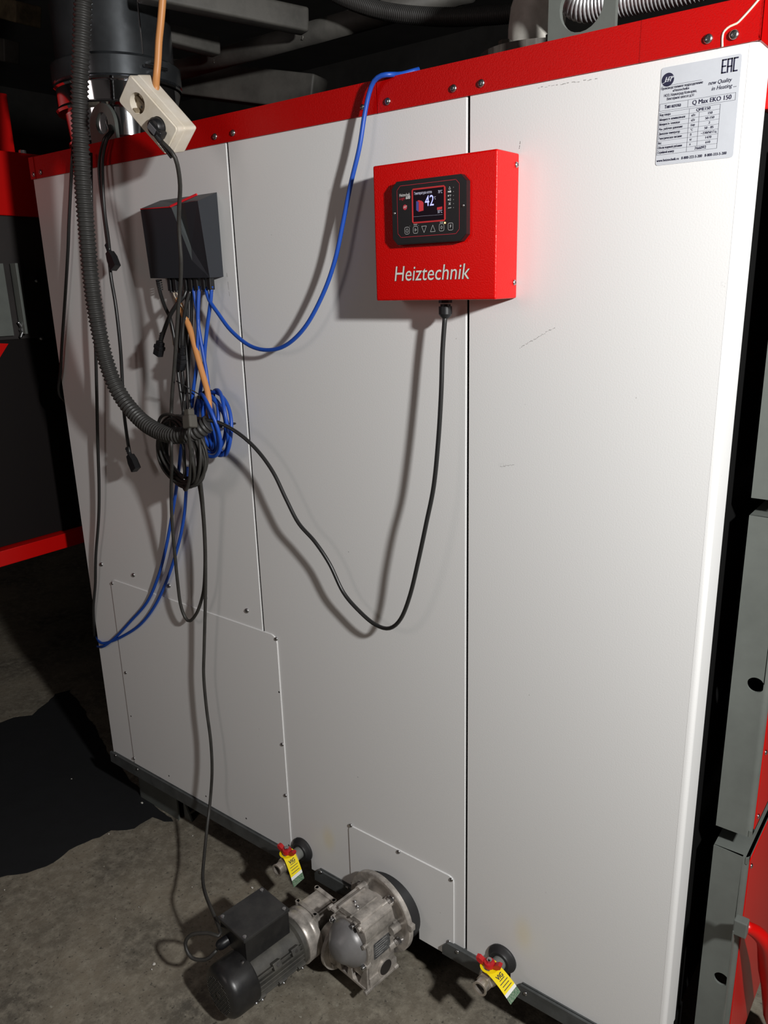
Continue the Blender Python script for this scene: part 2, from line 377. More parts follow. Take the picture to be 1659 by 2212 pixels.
# right end piece with the curved joint
jn = [P(px, py, -.004) for px, py in ((1562, 107), (1563, 78), (1568, 66), (1579, 57), (1593, 51), (1603, 42), (1625, 18), (1645, -5), (1662, -24))]
jn = [(p.x, p.z) for p in jn]; jn[0] = (jn[0][0], ZR0); jn[-1] = (jn[-1][0], ZR1)
bm = B(); plate(bm, [[(-.502, ZR0)] + jn + [(-.502, ZR1)]], -.0045, .0); box(bm, -.502, jn[-1][0], 0, .09, ZR1 - .003, ZR1); bpart('top_trim', bm, REDT)
bm = B(); plate(bm, [jn + [(XR + .003, ZR1), (XR + .003, ZR0)]], -.0035, .0)
box(bm, XR, XR + .003, -.0035, .070, ZR0, ZR1); bpart('top_trim', bm, REDT)
bm = B(); box(bm, XR - .01, XR + .0035, .071, 1.1, Z0 + .235, ZR1, .002); bpart('front_header', bm, REDG)
bm = B()
sweep(bm, catmull([(a[0] - .0012, -.0048, a[1]) for a in jn], .004), .0015, 6)
bpart('bare_trim_edge', bm, EDGE)
bm = B(); box(bm, XL, XR, .04, 1.15, ZR1 - .012, ZR1 - .004); bpart('top_sheet', bm, DOORD)
# screws (pixel in the photograph -> point of the sheet)
for px, py in [(465, 295), (504, 287), (838, 219), (980, 191), (1040, 180), (1530, 84), (1586, 75), (73, 377), (88, 372)]:
    screw(boiler, P(px, py, -.0045) - BO)
screw(boiler, P(783, 231, -.0045) - BO, SCRS)
for px, py in [(220, 1219), (289, 1242), (366, 1265), (534, 1319), (445, 1290)]: screw(boiler, P(px, py) - BO)
for px, py in [(243, 1260), (597, 1380), (272, 1453), (610, 1608), (617, 1718), (290, 1638), (758, 1783), (861, 1840), (975, 1900), (970, 2034), (762, 1907)]:
    screw(boiler, P(px, py, -.003) - BO, SCRS)
bm = B()
for px, py in [(603, 1495), (283, 1547), (365, 1676), (445, 1720), (532, 1768), (624, 1826)]:
    p = P(px, py, -.0029); lathe(bm, p, (0, -1, 0), [(0, .0028), (.0003, .0026)], 10)
h = bpart('screw_hole', bm, SLOT); h['kind'] = 'stuff'
# bottom rails
for x0, x1, l, r in [(-2.262, -1.395, 0, 0), (-1.292, -1.160, 1, 0), (-.868, -.76, 1, 0), (-.668, XR - .01, 1, 0)]:
    bm = B(); zt, zb = Z0 - 1.546, Z0 - 1.585
    pts = [(x0, zb), (x1, zb), (x1, zt), (x0 + (.014 if l else 0), zt), (x0, zt - (.016 if l else 0))]
    plate(bm, [pts], -.012, -.004); box(bm, x0 + .015, x1, -.006, .05, zt - .006, zt)
    bpart('bottom_rail', bm, RAIL)
for px, py in [(250, 1632), (297, 1662), (693, 1884), (750, 1918), (988, 2056), (1135, 2146)]: screw(boiler, P(px, py, -.012) - BO, SCRS)
bm = B(); box(bm, XL, XR, .06, .12, Z0 - 1.60, Z0 - 1.50); bpart('base_frame', bm, DARK)
# support foot
a = PZ(304, 1722, 0); b = PZ(386, 1772, 0); y = a.y
for xs in (0,):
    bm = B(); x0, x1 = a.x + xs, b.x + xs
    box(bm, x0, x1, y, y + .006, 0, .12); box(bm, x0, x0 + .006, y, y + .1, 0, .12)
    plate(bm, [[(x1 + .006, .0), (x1 + .045, 0), (x1 + .006, .075)]], y + .02, y + .026)
    box(bm, x0, x1 + .01, y, y + .12, .11, .16)
    bpart('support_foot', bm, STEEL)
# lifting lugs
def lug(x0, x1, y, ztop, hz, hr, rx, th=.010):
    bm = B(); cx = (x0 + x1) / 2; wd = (x1 - x0) / 2
    out = [(x0, ZR1 - .02), (x1, ZR1 - .02)] + circ(cx, ztop - wd, wd, 18, 0, math.pi)
    plate(bm, [out, circ(cx, hz, hr, 24)], y, y + th); o = bpart('lifting_lug', bm, STEEL, 'auto'); return o
c = P(1255, 12, .012); l = P(1183, 80, .012).x; r = P(1328, 55, .012).x
lug(l, r, .012, Z0 + .51, c.z, .037, 0)
c = P(222, 262, .012)
lug(c.x - .060, c.x + .050, .012, Z0 + .462, c.z - .004, .026, 0)
# flow flange and white elbow on the roof
fl = Vector((-.778, .19, ZR1))
bm = B(); lathe(bm, fl, (0, 0, 1), [(0, .06), (.018, .06), (.018, .105), (.038, .105), (.038, .062), (.048, .058)], 40)
for k in range(6):
    a = k * math.pi / 3 + .3; q = fl + Vector((.085 * math.cos(a), .085 * math.sin(a), .038)); lathe(bm, q, (0, 0, 1), [(0, .012), (.010, .012)], 6)
bpart('pipe_flange', bm, RUSTY)
bm = B(); path = [fl + Vector((0, 0, .04)), fl + Vector((0, 0, .08))] + [fl + Vector((.10 - .10 * math.cos(t), 0, .08 + .10 * math.sin(t))) for t in [math.radians(k) for k in (15, 30, 45, 60, 75, 90)]] + [fl + Vector((.35, 0, .18))]
sweep(bm, path, .052, 24); bpart('pipe_elbow', bm, PIPEW, True)
# rating plate
CX0, CX1, CZ0, CZ1 = -.4685, -.3545, Z0 + .1645, Z0 + .300
bm = B(); plate(bm, [rrect(CX0, CX1, CZ0, CZ1, .004)], -.0006, .0); rp = bpart('rating_plate', bm, SILV); rp['label'] = 'silver printed rating plate'
bm = B(); W_, H_ = CX1 - CX0, CZ1 - CZ0; yl = -.0009
U = lambda u, v: (CX0 + u * W_, CZ1 - v * H_)
def T(s, u, v, size, **k):
    x, z = U(u, v); fit_ = k.pop('w', None)
    if fit_: k['fit'] = (U(fit_[0], v)[0], U(fit_[1], v)[0])
    text_into(bm, s, x, z, size * H_, yl, **k)
lc = U(.095, .128)
poly2(bm, circ(*lc, .0092, 28, math.radians(20), math.radians(208)), yl); poly2(bm, circ(*lc, .0092, 28, math.radians(212), math.radians(374)), yl)
line2(bm, U(.02, .188), U(.53, .188), .0003, yl)
for q_ in ([((0,0),(0,1)),((0,1),(.75,1)),((0,.5),(.65,.5)),((0,0),(.75,0))], [((1.15,0),(1.15,1)),((1.15,1),(1.95,1)),((1.95,1),(1.95,0)),((1.15,.42),(1.95,.42))], [((2.4,0),(2.4,1)),((2.4,1),(3.1,1)),((2.4,0),(3.1,0))]):
    for a, b in q_:
        o_ = U(.775, .155); line2(bm, (o_[0] + a[0] * .0066, o_[1] + a[1] * .0165), (o_[0] + b[0] * .0066, o_[1] + b[1] * .0165), .0019, yl)
T('Производственное подразделение', .02, .213, .036, bold=.0001, w=(.015, .55)); T('«Heiztechnik»', .27, .247, .038, bold=.0001, w=(.17, .38))
T('НСО, Наукоград Кольцово,', .27, .287, .038, bold=.0001, w=(.06, .48)); T('Векторное шоссе д.51', .27, .324, .038, bold=.0001, w=(.10, .445))
T('new Quality', .90, .235, .056, shear=.25, bold=.00012, w=(.62, .905)); T('in Heating ...', .97, .293, .056, shear=.25, bold=.00012, w=(.665, .965))
def rect(u0, v0, u1, v1): outline2(bm, [U(u0, v0), U(u1, v0), U(u1, v1), U(u0, v1)], .0003, yl)
rect(.012, .365, .965, .437); line2(bm, U(.38, .365), U(.38, .437), .0003, yl)
T('Тип котла', .19, .402, .05, bold=.0003, w=(.075, .285)); T('Q Max EKO 150', .67, .402, .064, bold=.0003, w=(.435, .915))
rect(.012, .455, .79, .89)
rows = [('Код товара', '', 'QME150'), ('Мощность номинальная', 'кВт', '150'), ('Мощность тепловая', 'кВт', '50-150'), ('Max. рабочее давление', 'бар', '2'), ('Диапазон температур', '°C', '50 - 85'),
        ('Электрическое питание', 'В', '~230/50 Гц'), ('Вес', 'кг', '1470'), ('Объем водяной рубашки', 'л', '610'), ('Серийный номер', '', '766092')]
rh = (.89 - .455) / 9
for i, (a, b_1, c_1) in enumerate(rows):
    v = .455 + rh * i
    if i: line2(bm, U(.012, v), U(.79, v), .00025, yl)
    T(a, .02, v + rh * .5, .034, bold=.00012, w=(.022, (.16, .355, .29, .33, .30, .33, .065, .34, .24)[i])); T(b_1, .435, v + rh * .5, .033, bold=.00012, sx=.8)
    if b_1: T(c_1, .67, v + rh * .5, .034, align='CENTER', bold=.00018)
    else: T(c_1, .58, v + rh * .5, .042, align='CENTER', bold=.00022)
line2(bm, U(.405, .455), U(.405, .89), .0003, yl); line2(bm, U(.535, .455 + rh), U(.535, .89 - rh), .0003, yl)
T('www.heiztechnik.ru', .02, .950, .038, bold=.0002, w=(.015, .31)); T('8-800-222-5-200', .34, .950, .040, bold=.0002, w=(.345, .61)); T('8-800-333-5-200', .65, .950, .040, bold=.0002, w=(.645, .915))
bpart('plate_print', bm, INK, parent=rp)
bm = B(); yl = -.0011
text_into(bm, 'HT', lc[0] + .0003, lc[1], .0098, yl, align='CENTER', bold=.0005, shear=.35, sx=.85)
bpart('logo_letters', bm, SILV, parent=rp)
# scuff marks (thin dry streaks on the paint)
bm = B()
def scuff(p0, p1, n, wd):
    a = P(*p0, -.0003); b = P(*p1, -.0003)
    for i in range(n):
        t = i / n + random.uniform(0, .6 / n); q = a.lerp(b, t); q2 = a.lerp(b, min(1, t + random.uniform(.3, .8) / n))
        o = random.uniform(-.001, .001); line2(bm, (q.x, q.z + o), (q2.x, q2.z + o), wd * random.uniform(.4, 1), -.0003)
scuff((1122, 752), (1200, 706), 26, .0010); scuff((1160, 190), (1290, 170), 16, .0010); scuff((490, 590), (496, 640), 4, .0010); scuff((1122, 322), (1124, 306), 5, .0012)
scuff((1480, 345), (1478, 352), 3, .001); scuff((1080, 1008), (1112, 1004), 14, .0008)
s = bpart('scuff_mark', bm, mat('grey_scuff', (.33, .32, .31), .7)); s['kind'] = 'stuff'
# ------------------------------------------------------------------ boiler doors on the right
def door(name, label, z0, z1, hole=None, handle=False, screws=()):
    x0, x1, y0, y1 = -.300, -.2365, .09, 1.02
    t = empty(name, label, 'door', (x0, y0, z0), group=None)
    O = Vector((x0, y0, z0))
    def pt(nm, bm, m, s=False, parent=None): bmesh.ops.translate(bm, verts=bm.verts, vec=-O); return new(nm, bm, m, parent or t, s)
    bm = B()
    hl = [circ(hole.x, hole.z, .0145, 24)] if hole is not None else []
    plate(bm, [[(x0, z0), (x1 - .010, z0), (x1 - .010, z1), (x0, z1)]] + hl, y0, y0 + .005)     # side flange with its hole
    for k in range(7):                                                                   # rounded vertical fold
        a0, a1 = math.radians(k * 90 / 7), math.radians((k + 1) * 90 / 7)
        q = [(x1 - .010 + .010 * math.sin(a), y0 + .010 - .010 * math.cos(a)) for a in (a0, a1)]
        bm.faces.new([bm.verts.new((q[0][0], q[0][1], z0)), bm.verts.new((q[1][0], q[1][1], z0)), bm.verts.new((q[1][0], q[1][1], z1)), bm.verts.new((q[0][0], q[0][1], z1))])
    box(bm, x1 - .005, x1, y0 + .010, y0 + .018, z0, z1)
    box(bm, x1 - .005, x1, y1 - .02, y1, z0, z1); box(bm, x1 - .005, x1, y0, y1, z1 - .014, z1); box(bm, x1 - .005, x1, y0, y1, z0, z0 + .014)
    [plate(bm, [[(x0, y0 + .004), (x1 - .010, y0)] + [(x1 - .010 + .010 * math.sin(math.radians(a)), y0 + .010 - .010 * math.cos(math.radians(a))) for a in (30, 60, 90)] + [(x1, y1), (x0, y1)]], q_, q_ + .004, 'z') for q_ in (z0, z1 - .004)]
    box(bm, x0, x1 - .004, y1 - .005, y1, z0, z1)
    pt('door_shell', bm, STEEL)
    bm = B(); box(bm, x1 - .006, x1 + .002, y0 + .013, y1 - .015, z0 + .012, z1 - .012, .001); pt('cover_panel', bm, REDG)
    for p in screws: screw(t, Vector((x1 + .002, p.y, p.z)) - O, SCRS, (0, 0, math.pi / 2))
    return t, O, pt
g = dict()
hp = P(1632, 1480, .09)
door('boiler_door', 'middle grey steel boiler door with one round hole and red cover, right of white cladding', Z0 - 1.018, Z0 - .395, hp, screws=[PX(1653, 1625, -.2345), PX(1637, 1763, -.2345)])
hp = P(1558, 2115, .09)
t, O, pt = door('boiler_door', 'lowest grey boiler door with a hole, red cover and red lever handle', Z0 - 1.66, Z0 - 1.064, hp, screws=[PX(1622, 1870, -.2345), PX(1606, 1993, -.2345)])
a = PX(1601, 1998, -.222); 
bm = B(); box(bm, -.235, -.212, a.y, a.y + .02, a.z - .028, a.z + .004, .002); box(bm, -.2346, -.2325, a.y - .002, a.y + .012, a.z - .5, a.z - .02); pt('lever_bracket', bm, STEEL)
bm = B(); q = [PX(1607, 2000, -.222), PX(1632, 2012, -.205), PX(1652, 2035, -.19), PX(1662, 2075, -.185), PX(1672, 2130, -.18), PX(1676, 2200, -.18)]
sweep(bm, catmull(q, .01), lambda s: .011 + .06 * min(s, .25), 8); pt('lever_handle', bm, REDG, True)
door('boiler_door', 'uppermost grey boiler door, cut by the right edge of the picture', Z0 - .364, Z0 + .19)
bm = B(); c = P(1606, 920, .16)
# ------------------------------------------------------------------ feed hopper at the left
HX = -2.5
hop = empty('fuel_hopper', 'dark hopper unit with red top band and red lower bar at the left edge', 'hopper', (HX, .2, 0))
HO = Vector((HX, .2, 0))
def hpart(nm, bm, m, s=False, parent=None): bmesh.ops.translate(bm, verts=bm.verts, vec=-HO); return new(nm, bm, m, parent or hop, s)
Y0, Y1 = -1.0, .9
bm = B(); box(bm, HX - .7, HX, Y0, Y1, Z0 + .235, Z0 + .421, .003); hpart('top_band', bm, REDG)
yl_ = PX(22, 250, HX - .2).y
bm = B(); box(bm, HX - .7, HX - .2, Y0, yl_, Z0 + .421, Z0 + .63, .004); hpart('hopper_lid', bm, REDG)
bm = B(); box(bm, HX - .7, HX - .012, Y0 + .02, Y1 - .02, Z0 - .139, Z0 + .235, .002); hpart('door_panel', bm, DOORD)
bm = B(); box(bm, HX - .7, HX - .02, Y0 + .02, Y1 - .02, Z0 - .80, Z0 - .139); hpart('lower_body', bm, mat('red_body_in_shade', (.006, .004, .004), .7, spec=.2))  # red body in shade, its darkness put into the colour
bm = B(); plate(bm, [[(-.35, Z0 - .155), (-.10, Z0 - .142), (-.02, Z0 - .150), (-.075, Z0 - .215), (-.35, Z0 - .30)]], HX - .02, HX - .005, 'x'); hpart('lit_red_patch', bm, REDG)  # red plate in the shape of the lit area on the shaded body
bm = B(); box(bm, HX - .04, HX + .01, Y0, .35, Z0 - .857, Z0 - .805, .002); hpart('cross_bar', bm, REDG)
bm = B(); box(bm, HX - .03, HX + .0, -.64, -.61, .0, Z0 - .857); hpart('leg', bm, RAIL)

bm = B(); a = PX(0, 569, HX); b = PX(28, 572, HX); c = PX(30, 722, HX)
box(bm, HX - .005, HX + .004, a.y - .2, a.y - .012 + .02, c.z - .004, a.z, .001); box(bm, HX - .005, HX + .03, b.y - .008, b.y, c.z, a.z, .001); hpart('bracket', bm, STEEL)
for px, py in ((80, 607), (90, 731)):
    bm = B(); q = PX(px, py, HX); lathe(bm, q + Vector((-.012, 0, 0)), (1, 0, 0), [(0, .006), (.03, .006)], 10); lathe(bm, q + Vector((-.006, 0, 0)), (1, 0, 0), [(0, .010), (.01, .010)], 6); hpart('bolt', bm, SCREW)
bm = B(); q = PX(48, 712, HX); lathe(bm, q, (1, 0, 0), [(-.014, .006), (.022, .006)], 10); lathe(bm, q, (1, 0, 0), [(0, .010), (.012, .009)], 12)
for sgn in (1, -1):
    box(bm, q.x + .003, q.x + .012, q.y - .003, q.y + .003, q.z + sgn * .008, q.z + sgn * .028, .002, M=Matrix.Translation(q) @ Matrix.Rotation(sgn * .5, 4, 'X') @ Matrix.Translation(-q))
hpart('wing_nut', bm, SCREW)
bm = B(); q = PX(42, 322, HX); lathe(bm, Vector((HX - .02, q.y + .02, Z0 + .421)), (0, 0, 1), [(0, .012), (.010, .011), (.013, .006)], 12); hpart('bolt', bm, SCREW)
# ------------------------------------------------------------------ flue pipe
FC = Vector((-2.07, .185, 0)); R0 = .155
flue = empty('flue_pipe', 'large round steel flue rising behind the left end of the boiler', 'pipe', (FC.x, FC.y, ZR1))
def fpart(nm, prof, m, parent=None):
    bm = B(); lathe(bm, (0, 0, 0), (0, 0, 1), prof, 96, cap=False); bmesh.ops.recalc_face_normals(bm, faces=bm.faces); return new(nm, bm, m, flue, 'auto')
h = lambda z: Z0 + z - ZR1
fpart('flue_base', [(h(.3695), .158), (h(.372), .158), (h(.376), .146), (h(.385), .144), (h(.392), .150), (h(.398), .150), (h(.404), .144), (h(.47), .150)], CHROME)
fpart('flue_collar', [(h(.47), .150), (h(.472), .168), (h(.478), .172), (h(.484), .168), (h(.486), .166), (h(.53), .167), (h(.534), .172), (h(.54), .172), (h(.544), .167)], CHROME)
fpart('clamp_band', [(h(.544), .166), (h(.546), .173), (h(.590), .173), (h(.596), .166), (h(.600), .158)], FLUES)
fpart('flue_tube', [(h(.598), .157), (h(1.5), .157)], FLUES)
ang = math.radians(-9)
bm = B(); q = Vector((.158 * math.cos(ang), .158 * math.sin(ang), 0)); sweep(bm, [q + Vector((0, 0, h(.60))), q + Vector((0, 0, h(1.2)))], .0022, 8); new('seam', bm, CHROME, flue)
bm = B(); a1 = math.radians(-4)
for zz in (.556, .578): box(bm, .166, .19, -.012, .012, h(zz) - .003, h(zz) + .003, M=Matrix.Rotation(a1, 4, 'Z'))
dq = Vector((math.cos(a1), math.sin(a1), 0)); tq = Vector((-dq.y, dq.x, 0)); lathe(bm, dq * .182 - tq * .03 + Vector((0, 0, h(.567))), tq, [(0, .004), (.07, .004)], 10); new('clamp_bolt', bm, SCREW, flue)
# ------------------------------------------------------------------ overhead steelwork
def beam(label, a, b, wd, ht, m=TUBEG, nm='steel_beam', cat='beam', grp='welded steel tubes under the ceiling'):
    d = b - a; x, y, z = basis(d); bm = B(); L_ = d.length
    M = Matrix.Translation(a) @ Matrix(((x.x, y.x, z.x, 0), (x.y, y.y, z.y, 0), (x.z, y.z, z.z, 0), (0, 0, 0, 1)))
    box(bm, -wd / 2, wd / 2, -ht / 2, ht / 2, 0, L_, .008, 3, M=M); bmesh.ops.translate(bm, verts=bm.verts, vec=-a)
    o = new(nm, bm, m, None, 'auto', a); return tag(o, label, cat, grp)
zt = Z0 + .70
a = P(386, 152, .6); b = P(815, 32, .6)
main = empty('steel_pipe', 'round dark steel pipe running behind the boiler top', 'pipe', a)
bm = B(); d = (b - a); a2 = a - d * .4; b2 = b + d * .35; sweep(bm, [a2 - a, b2 - a], .030, 20); new('tube', bm, TUBEG, main, True)
for px, py in ((466, 108), (658, 55)):
    bm = B(); q = P(px, py, .575); sweep(bm, catmull([q + Vector((0, 0, .035)) - a, q + Vector((.004, 0, 0)) - a, q + Vector((-.012, 0, -.034)) - a], .004), lambda s: .003 + .0015 * math.sin(s * 900), 7); new('weld_bead', bm, WELD, main, True)
a = PZ(660, 47, zt); b = PZ(300, -28, zt + .02); beam('upper steel tube meeting the round pipe near the picture top', a, b, .05, .06)
a = PZ(468, 102, zt); b = PZ(330, 66, zt + .01); beam('short steel tube ending at the round pipe beside the flue', a, b, .05, .05)
a = P(690, 205, .9); b = P(330, 162, .75); beam('wide grey duct low behind the boiler between flue and blue cable', a, b, .10, .11, grp=None, nm='duct', cat='duct')
# dark hose, silver hose
def corrug(r, pitch, amp): return lambda s: r + amp * math.sin(2 * math.pi * s / pitch)
def hose(nm, label, pts, r, pitch, amp, m, n=16, cat='hose'):
    bm = B(); path = catmull(pts, pitch / 5); o = path[0].copy(); sweep(bm, path, corrug(r, pitch, amp), n); bmesh.ops.translate(bm, verts=bm.verts, vec=-o)
    ob = new(nm, bm, m, None, True, o); return tag(ob, label, cat)
hose('flexible_duct', 'dusty dark flexible duct sagging along the picture top', [P(x, y, .5) for x, y in ((690, -35), (735, -8), (790, 14), (850, 28), (930, 36), (1010, 36), (1110, 28), (1200, 10))], .020, .006, .0012, HOSE, 14)
hose('metal_hose', 'silver ribbed metal hose behind the right lifting lug', [P(x, y, .12) for x, y in ((1195, -75), (1225, -20), (1262, 8), (1320, 0), (1390, -14), (1470, -30), (1560, -55))], .027, .0062, .0018, SILH, 24)
a = P(-40, 5, 1.0); b = P(62, 32, 1.0); beam('rough brown timber end in the top left corner', a, b, .13, .09, WOOD, 'timber_beam', 'beam', None)
a = P(-60, 96, 1.0); b = P(26, 112, 1.0); beam('grey tube end at the left edge below the timber', a, b, .08, .10, TUBEG, 'steel_beam', 'beam', None)
# ------------------------------------------------------------------ red control box
KX0, KX1, KZ0, KZ1, KY = -.966, -.7045, Z0 - .0305, Z0 + .2085, -.076
kb = empty('control_box', 'red steel control box with display hanging on the white cladding', 'control box', ((KX0 + KX1) / 2, 0, KZ0))
KO = Vector(((KX0 + KX1) / 2, 0, KZ0))
def kpart(nm, bm, m, s=False, parent=None): bmesh.ops.translate(bm, verts=bm.verts, vec=-KO); return new(nm, bm, m, parent or kb, s)
bm = B(); box(bm, KX0, KX1, KY, -.0005, KZ0, KZ1, .004, 4); kpart('housing', bm, RED, 'auto')
for px, py in ((1120, 356), (1115.5, 610)):
    q = P(px, py, -.008); screw(kb, Vector((KX1 - .0003, -.011, q.z)) - KO, SCRS, (0, 0, math.pi / 2))
f = lambda px, py, y=KY: (lambda p: (p.x, p.z))(P(px, py, y))
# lettering: pale strokes cut into the front
bm = B(); b0 = f(853, 609); b1 = f(1015, 601); hh = f(857, 579)[1] - b0[1]
text_into(bm, 'Heiztechnik', b0[0], (b0[1] + b1[1]) / 2, hh / .70, KY - .0006, bold=.0, shear=.16, valign='BOTTOM_BASELINE' if False else 'BOTTOM')
xs = [v.co.x for v in bm.verts]; zs = [v.co.z for v in bm.verts]; sxx = (b1[0] - b0[0]) / (max(xs) - min(xs)); szz = (hh * 1.06) / (max(zs) - min(zs)); x_0, z_0 = min(xs), min(zs)
for v in bm.verts: v.co.x = b0[0] + (v.co.x - x_0) * sxx; v.co.z = (b0[1] + b1[1]) / 2 + (v.co.z - z_0) * szz
q = kpart('lettering', bm, BARE)
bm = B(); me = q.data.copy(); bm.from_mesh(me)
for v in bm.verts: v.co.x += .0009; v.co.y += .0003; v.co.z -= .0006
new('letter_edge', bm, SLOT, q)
# display module
MX0, MZ0 = f(847, 520, KY - .013); MX1, MZ1 = f(1007, 380, KY - .013)
MX0 = f(846.5, 460, KY - .013)[0]; MZ0 = f(925, 525, KY - .013)[1]; MZ1 = f(925, 384, KY - .013)[1]
YM = KY - .013; c_ = .011
oct_ = lambda x0, x1, z0, z1, c: [(x0 + c, z0), (x1 - c, z0), (x1, z0 + c), (x1, z1 - c), (x1 - c, z1), (x0 + c, z1), (x0, z1 - c), (x0, z0 + c)]
bm = B(); plate(bm, [oct_(MX0, MX1, MZ0, MZ1, c_)], YM, KY + .001)
bm.normal_update(); bmesh.ops.bevel(bm, geom=[e for e in bm.edges if all(abs(v.co.y - YM) < 1e-6 for v in e.verts) and any(abs(fc.normal.y) < .5 for fc in e.link_faces)], offset=.0012, segments=2, affect='EDGES')
md = kpart('display_module', bm, BLK)
MW, MH = MX1 - MX0, MZ1 - MZ0
V = lambda u, v: (MX0 + u * MW, MZ1 - v * MH)
# u, v measured on the rectified front: pixel -> plane
g2 = lambda cx, cy: f(830 + cx / 8.732, 370 + cy / 8.732, YM)
Y1m, Y2m = YM - .0004, YM - .0008
bm = B()
fx0 = g2(250, 700)[0]; fx1 = g2(1420, 650)[0]; fz1 = g2(835, 215)[1]; fz0 = g2(835, 1212)[1]
outline2(bm, oct_(fx0, fx1, fz0, fz1, .007), .0007, Y1m)
new_p = kpart('red_outline', bm, RINK, parent=md)
sx0, sx1 = g2(548, 660)[0], g2(1132, 600)[0]; sz1, sz0 = g2(840, 325)[1], g2(840, 935)[1]
bm = B(); e = .0026
plate(bm, [oct_(sx0 - e, sx1 + e, sz0 - e, sz1 + e, .003), [(sx0, sz0), (sx1, sz0), (sx1, sz1), (sx0, sz1)]], YM - .001, YM)
kpart('screen_bezel', bm, mat('bezel_red', (.55, .03, .035), .35), parent=md)
bm = B(); box(bm, sx0, sx1, YM - .0004, YM + .0005, sz0, sz1); scr = kpart('screen', bm, SCRN, parent=md)
Yt = YM - .0007
def tx(bm, s, cx, cy, h, to=None, **k): x, z = g2(cx, cy); text_into(bm, s, x, z, h, Yt, fit=(x, g2(to, cy)[0]) if to else None, **k)
bm = B()
tx(bm, 'Температура котла', 568, 425, .0062, to=900); tx(bm, '70°C', 1020, 392, .0070, to=1098); tx(bm, '°C', 942, 508, .0066, to=975); tx(bm, '55°C', 1012, 765, .0068, to=1098)
line2(bm, g2(556, 858), g2(1105, 815), .00015, Yt); kpart('screen_text', bm, EM_W, parent=md)
bm = B(); tx(bm, '42', 772, 572, .0250, to=938); kpart('screen_digits', bm, EM_B, parent=md)
bm = B(); poly2(bm, [g2(655, 765), g2(745, 740), g2(745, 590), g2(715, 562), g2(655, 580)], Yt); poly2(bm, [g2(625, 560), g2(655, 545), g2(715, 560), g2(655, 580)], Yt)
kpart('screen_icon', bm, EM_R, parent=md); bm = B(); poly2(bm, [g2(1000, 730), g2(1098, 712), g2(1098, 664), g2(1000, 682)], Yt); kpart('screen_icon', bm, EM_R, parent=md)
bm = B(); poly2(bm, [g2(607, 735), g2(652, 765), g2(652, 580), g2(607, 560)], Yt); kpart('screen_icon', bm, EM_BL, parent=md)
bm = B()
tx(bm, 'Heiztechnik', 288, 458, .0072, to=488, bold=.0001, shear=.15); tx(bm, '600', 410, 502, .0075, to=490, bold=.0003, shear=.15)
tx(bm, 'START', 560, 1012, .0034, to=628); tx(bm, 'STOP', 1055, 968, .0034, to=1115)
def key(cx, cy, w=48, h=62):
    x, z = g2(cx, cy); a, b = .0050, .0058; outline2(bm, oct_(x - a, x + a, z - b, z + b, .0016), .0005, Yt); return x, z
x, z = key(435, 1120); outline2(bm, [(x - .002, z - .0028), (x + .002, z - .0028), (x + .0022, z), (x, z + .0034), (x - .0022, z)], .0005, Yt)
x, z = key(595, 1105); outline2(bm, [(x - .0014, z - .0024), (x + .0022, z), (x - .0014, z + .0024)], .0005, Yt)
x, z = g2(755, 1090); outline2(bm, [(x, z - .006), (x + .0052, z + .005), (x - .0052, z + .005)], .0005, Yt)
x, z = g2(920, 1082); outline2(bm, [(x, z + .006), (x + .0052, z - .005), (x - .0052, z - .005)], .0005, Yt)
x, z = key(1085, 1058); outline2(bm, oct_(x - .0015, x + .0015, z - .0022, z + .0022, .0004), .0006, Yt)
x, z = key(1255, 1042); text_into(bm, 'F', x, z, .0072, Yt, align='CENTER')
x, z = g2(1238, 315); outline2(bm, [(x - .002, z - .002), (x + .002, z - .002), (x, z + .0024)], .0005, Yt)
for cy in (385, 462, 537):
    x, z = g2(1215, cy); poly2(bm, circ(x, z, .0013, 12), Yt)
    x += .0036
    if cy == 385: poly2(bm, [(x - .0018, z - .0016), (x + .0018, z - .0016), (x + .0018, z + .001), (x, z + .002), (x - .0018, z + .001)], Yt)
    elif cy == 462: line2(bm, (x - .001, z + .0008), (x + .0016, z + .0008), .0008, Yt); line2(bm, (x + .0004, z + .001), (x + .0004, z - .0014), .0005, Yt)
    else: outline2(bm, [(x - .0009, z - .002), (x + .0009, z - .002), (x + .0009, z + .002), (x - .0009, z + .002)], .0005, Yt); line2(bm, (x - .0006, z), (x + .0006, z), .0005, Yt)
x, z = g2(1238, 612)
for k in range(4): a = math.radians(45 + 90 * k); line2(bm, (x, z), (x + .0019 * math.cos(a), z + .0019 * math.sin(a)), .0011, Yt)
x, z = g2(1238, 690); zz = [(x - .0032 + .0009 * k, z + (.0007 if k % 2 else -.0007)) for k in range(8)]
for a, b in zip(zz, zz[1:]): line2(bm, a, b, .0006, Yt)
kpart('white_print', bm, WINK, parent=md)['kind'] = 'stuff'
bm = B(); x, z = g2(395, 680); poly2(bm, circ(x, z, .0046, 26), YM - .0005); tx(bm, 'Logic', 288, 520, .0068, to=398, shear=.15); kpart('red_print', bm, RINK, parent=md)
bm = B(); text_into(bm, 'HT', x, z, .0062, Yt, align='CENTER', bold=.0002, shear=.3, sx=.85); kpart('logo_letters', bm, WINK, parent=md)
bm = B()
for cy in (303, 382, 458, 534, 610, 684): x, z = g2(1310, cy); poly2(bm, circ(x, z, .0007, 10), Yt)
x, z = g2(488, 1036); poly2(bm, circ(x, z, .0006, 10), Yt); x, z = g2(650, 1022); poly2(bm, circ(x, z, .0006, 10), Yt); kpart('indicator_dots', bm, GREYI, parent=md)['kind'] = 'stuff'
bm = B(); x, z = g2(1147, 972); lathe(bm, (x, YM, z), (0, -1, 0), [(0, .0013), (.0008, .0013), (.0012, .0007)], 14); kpart('lit_lamp', bm, LED, parent=md)
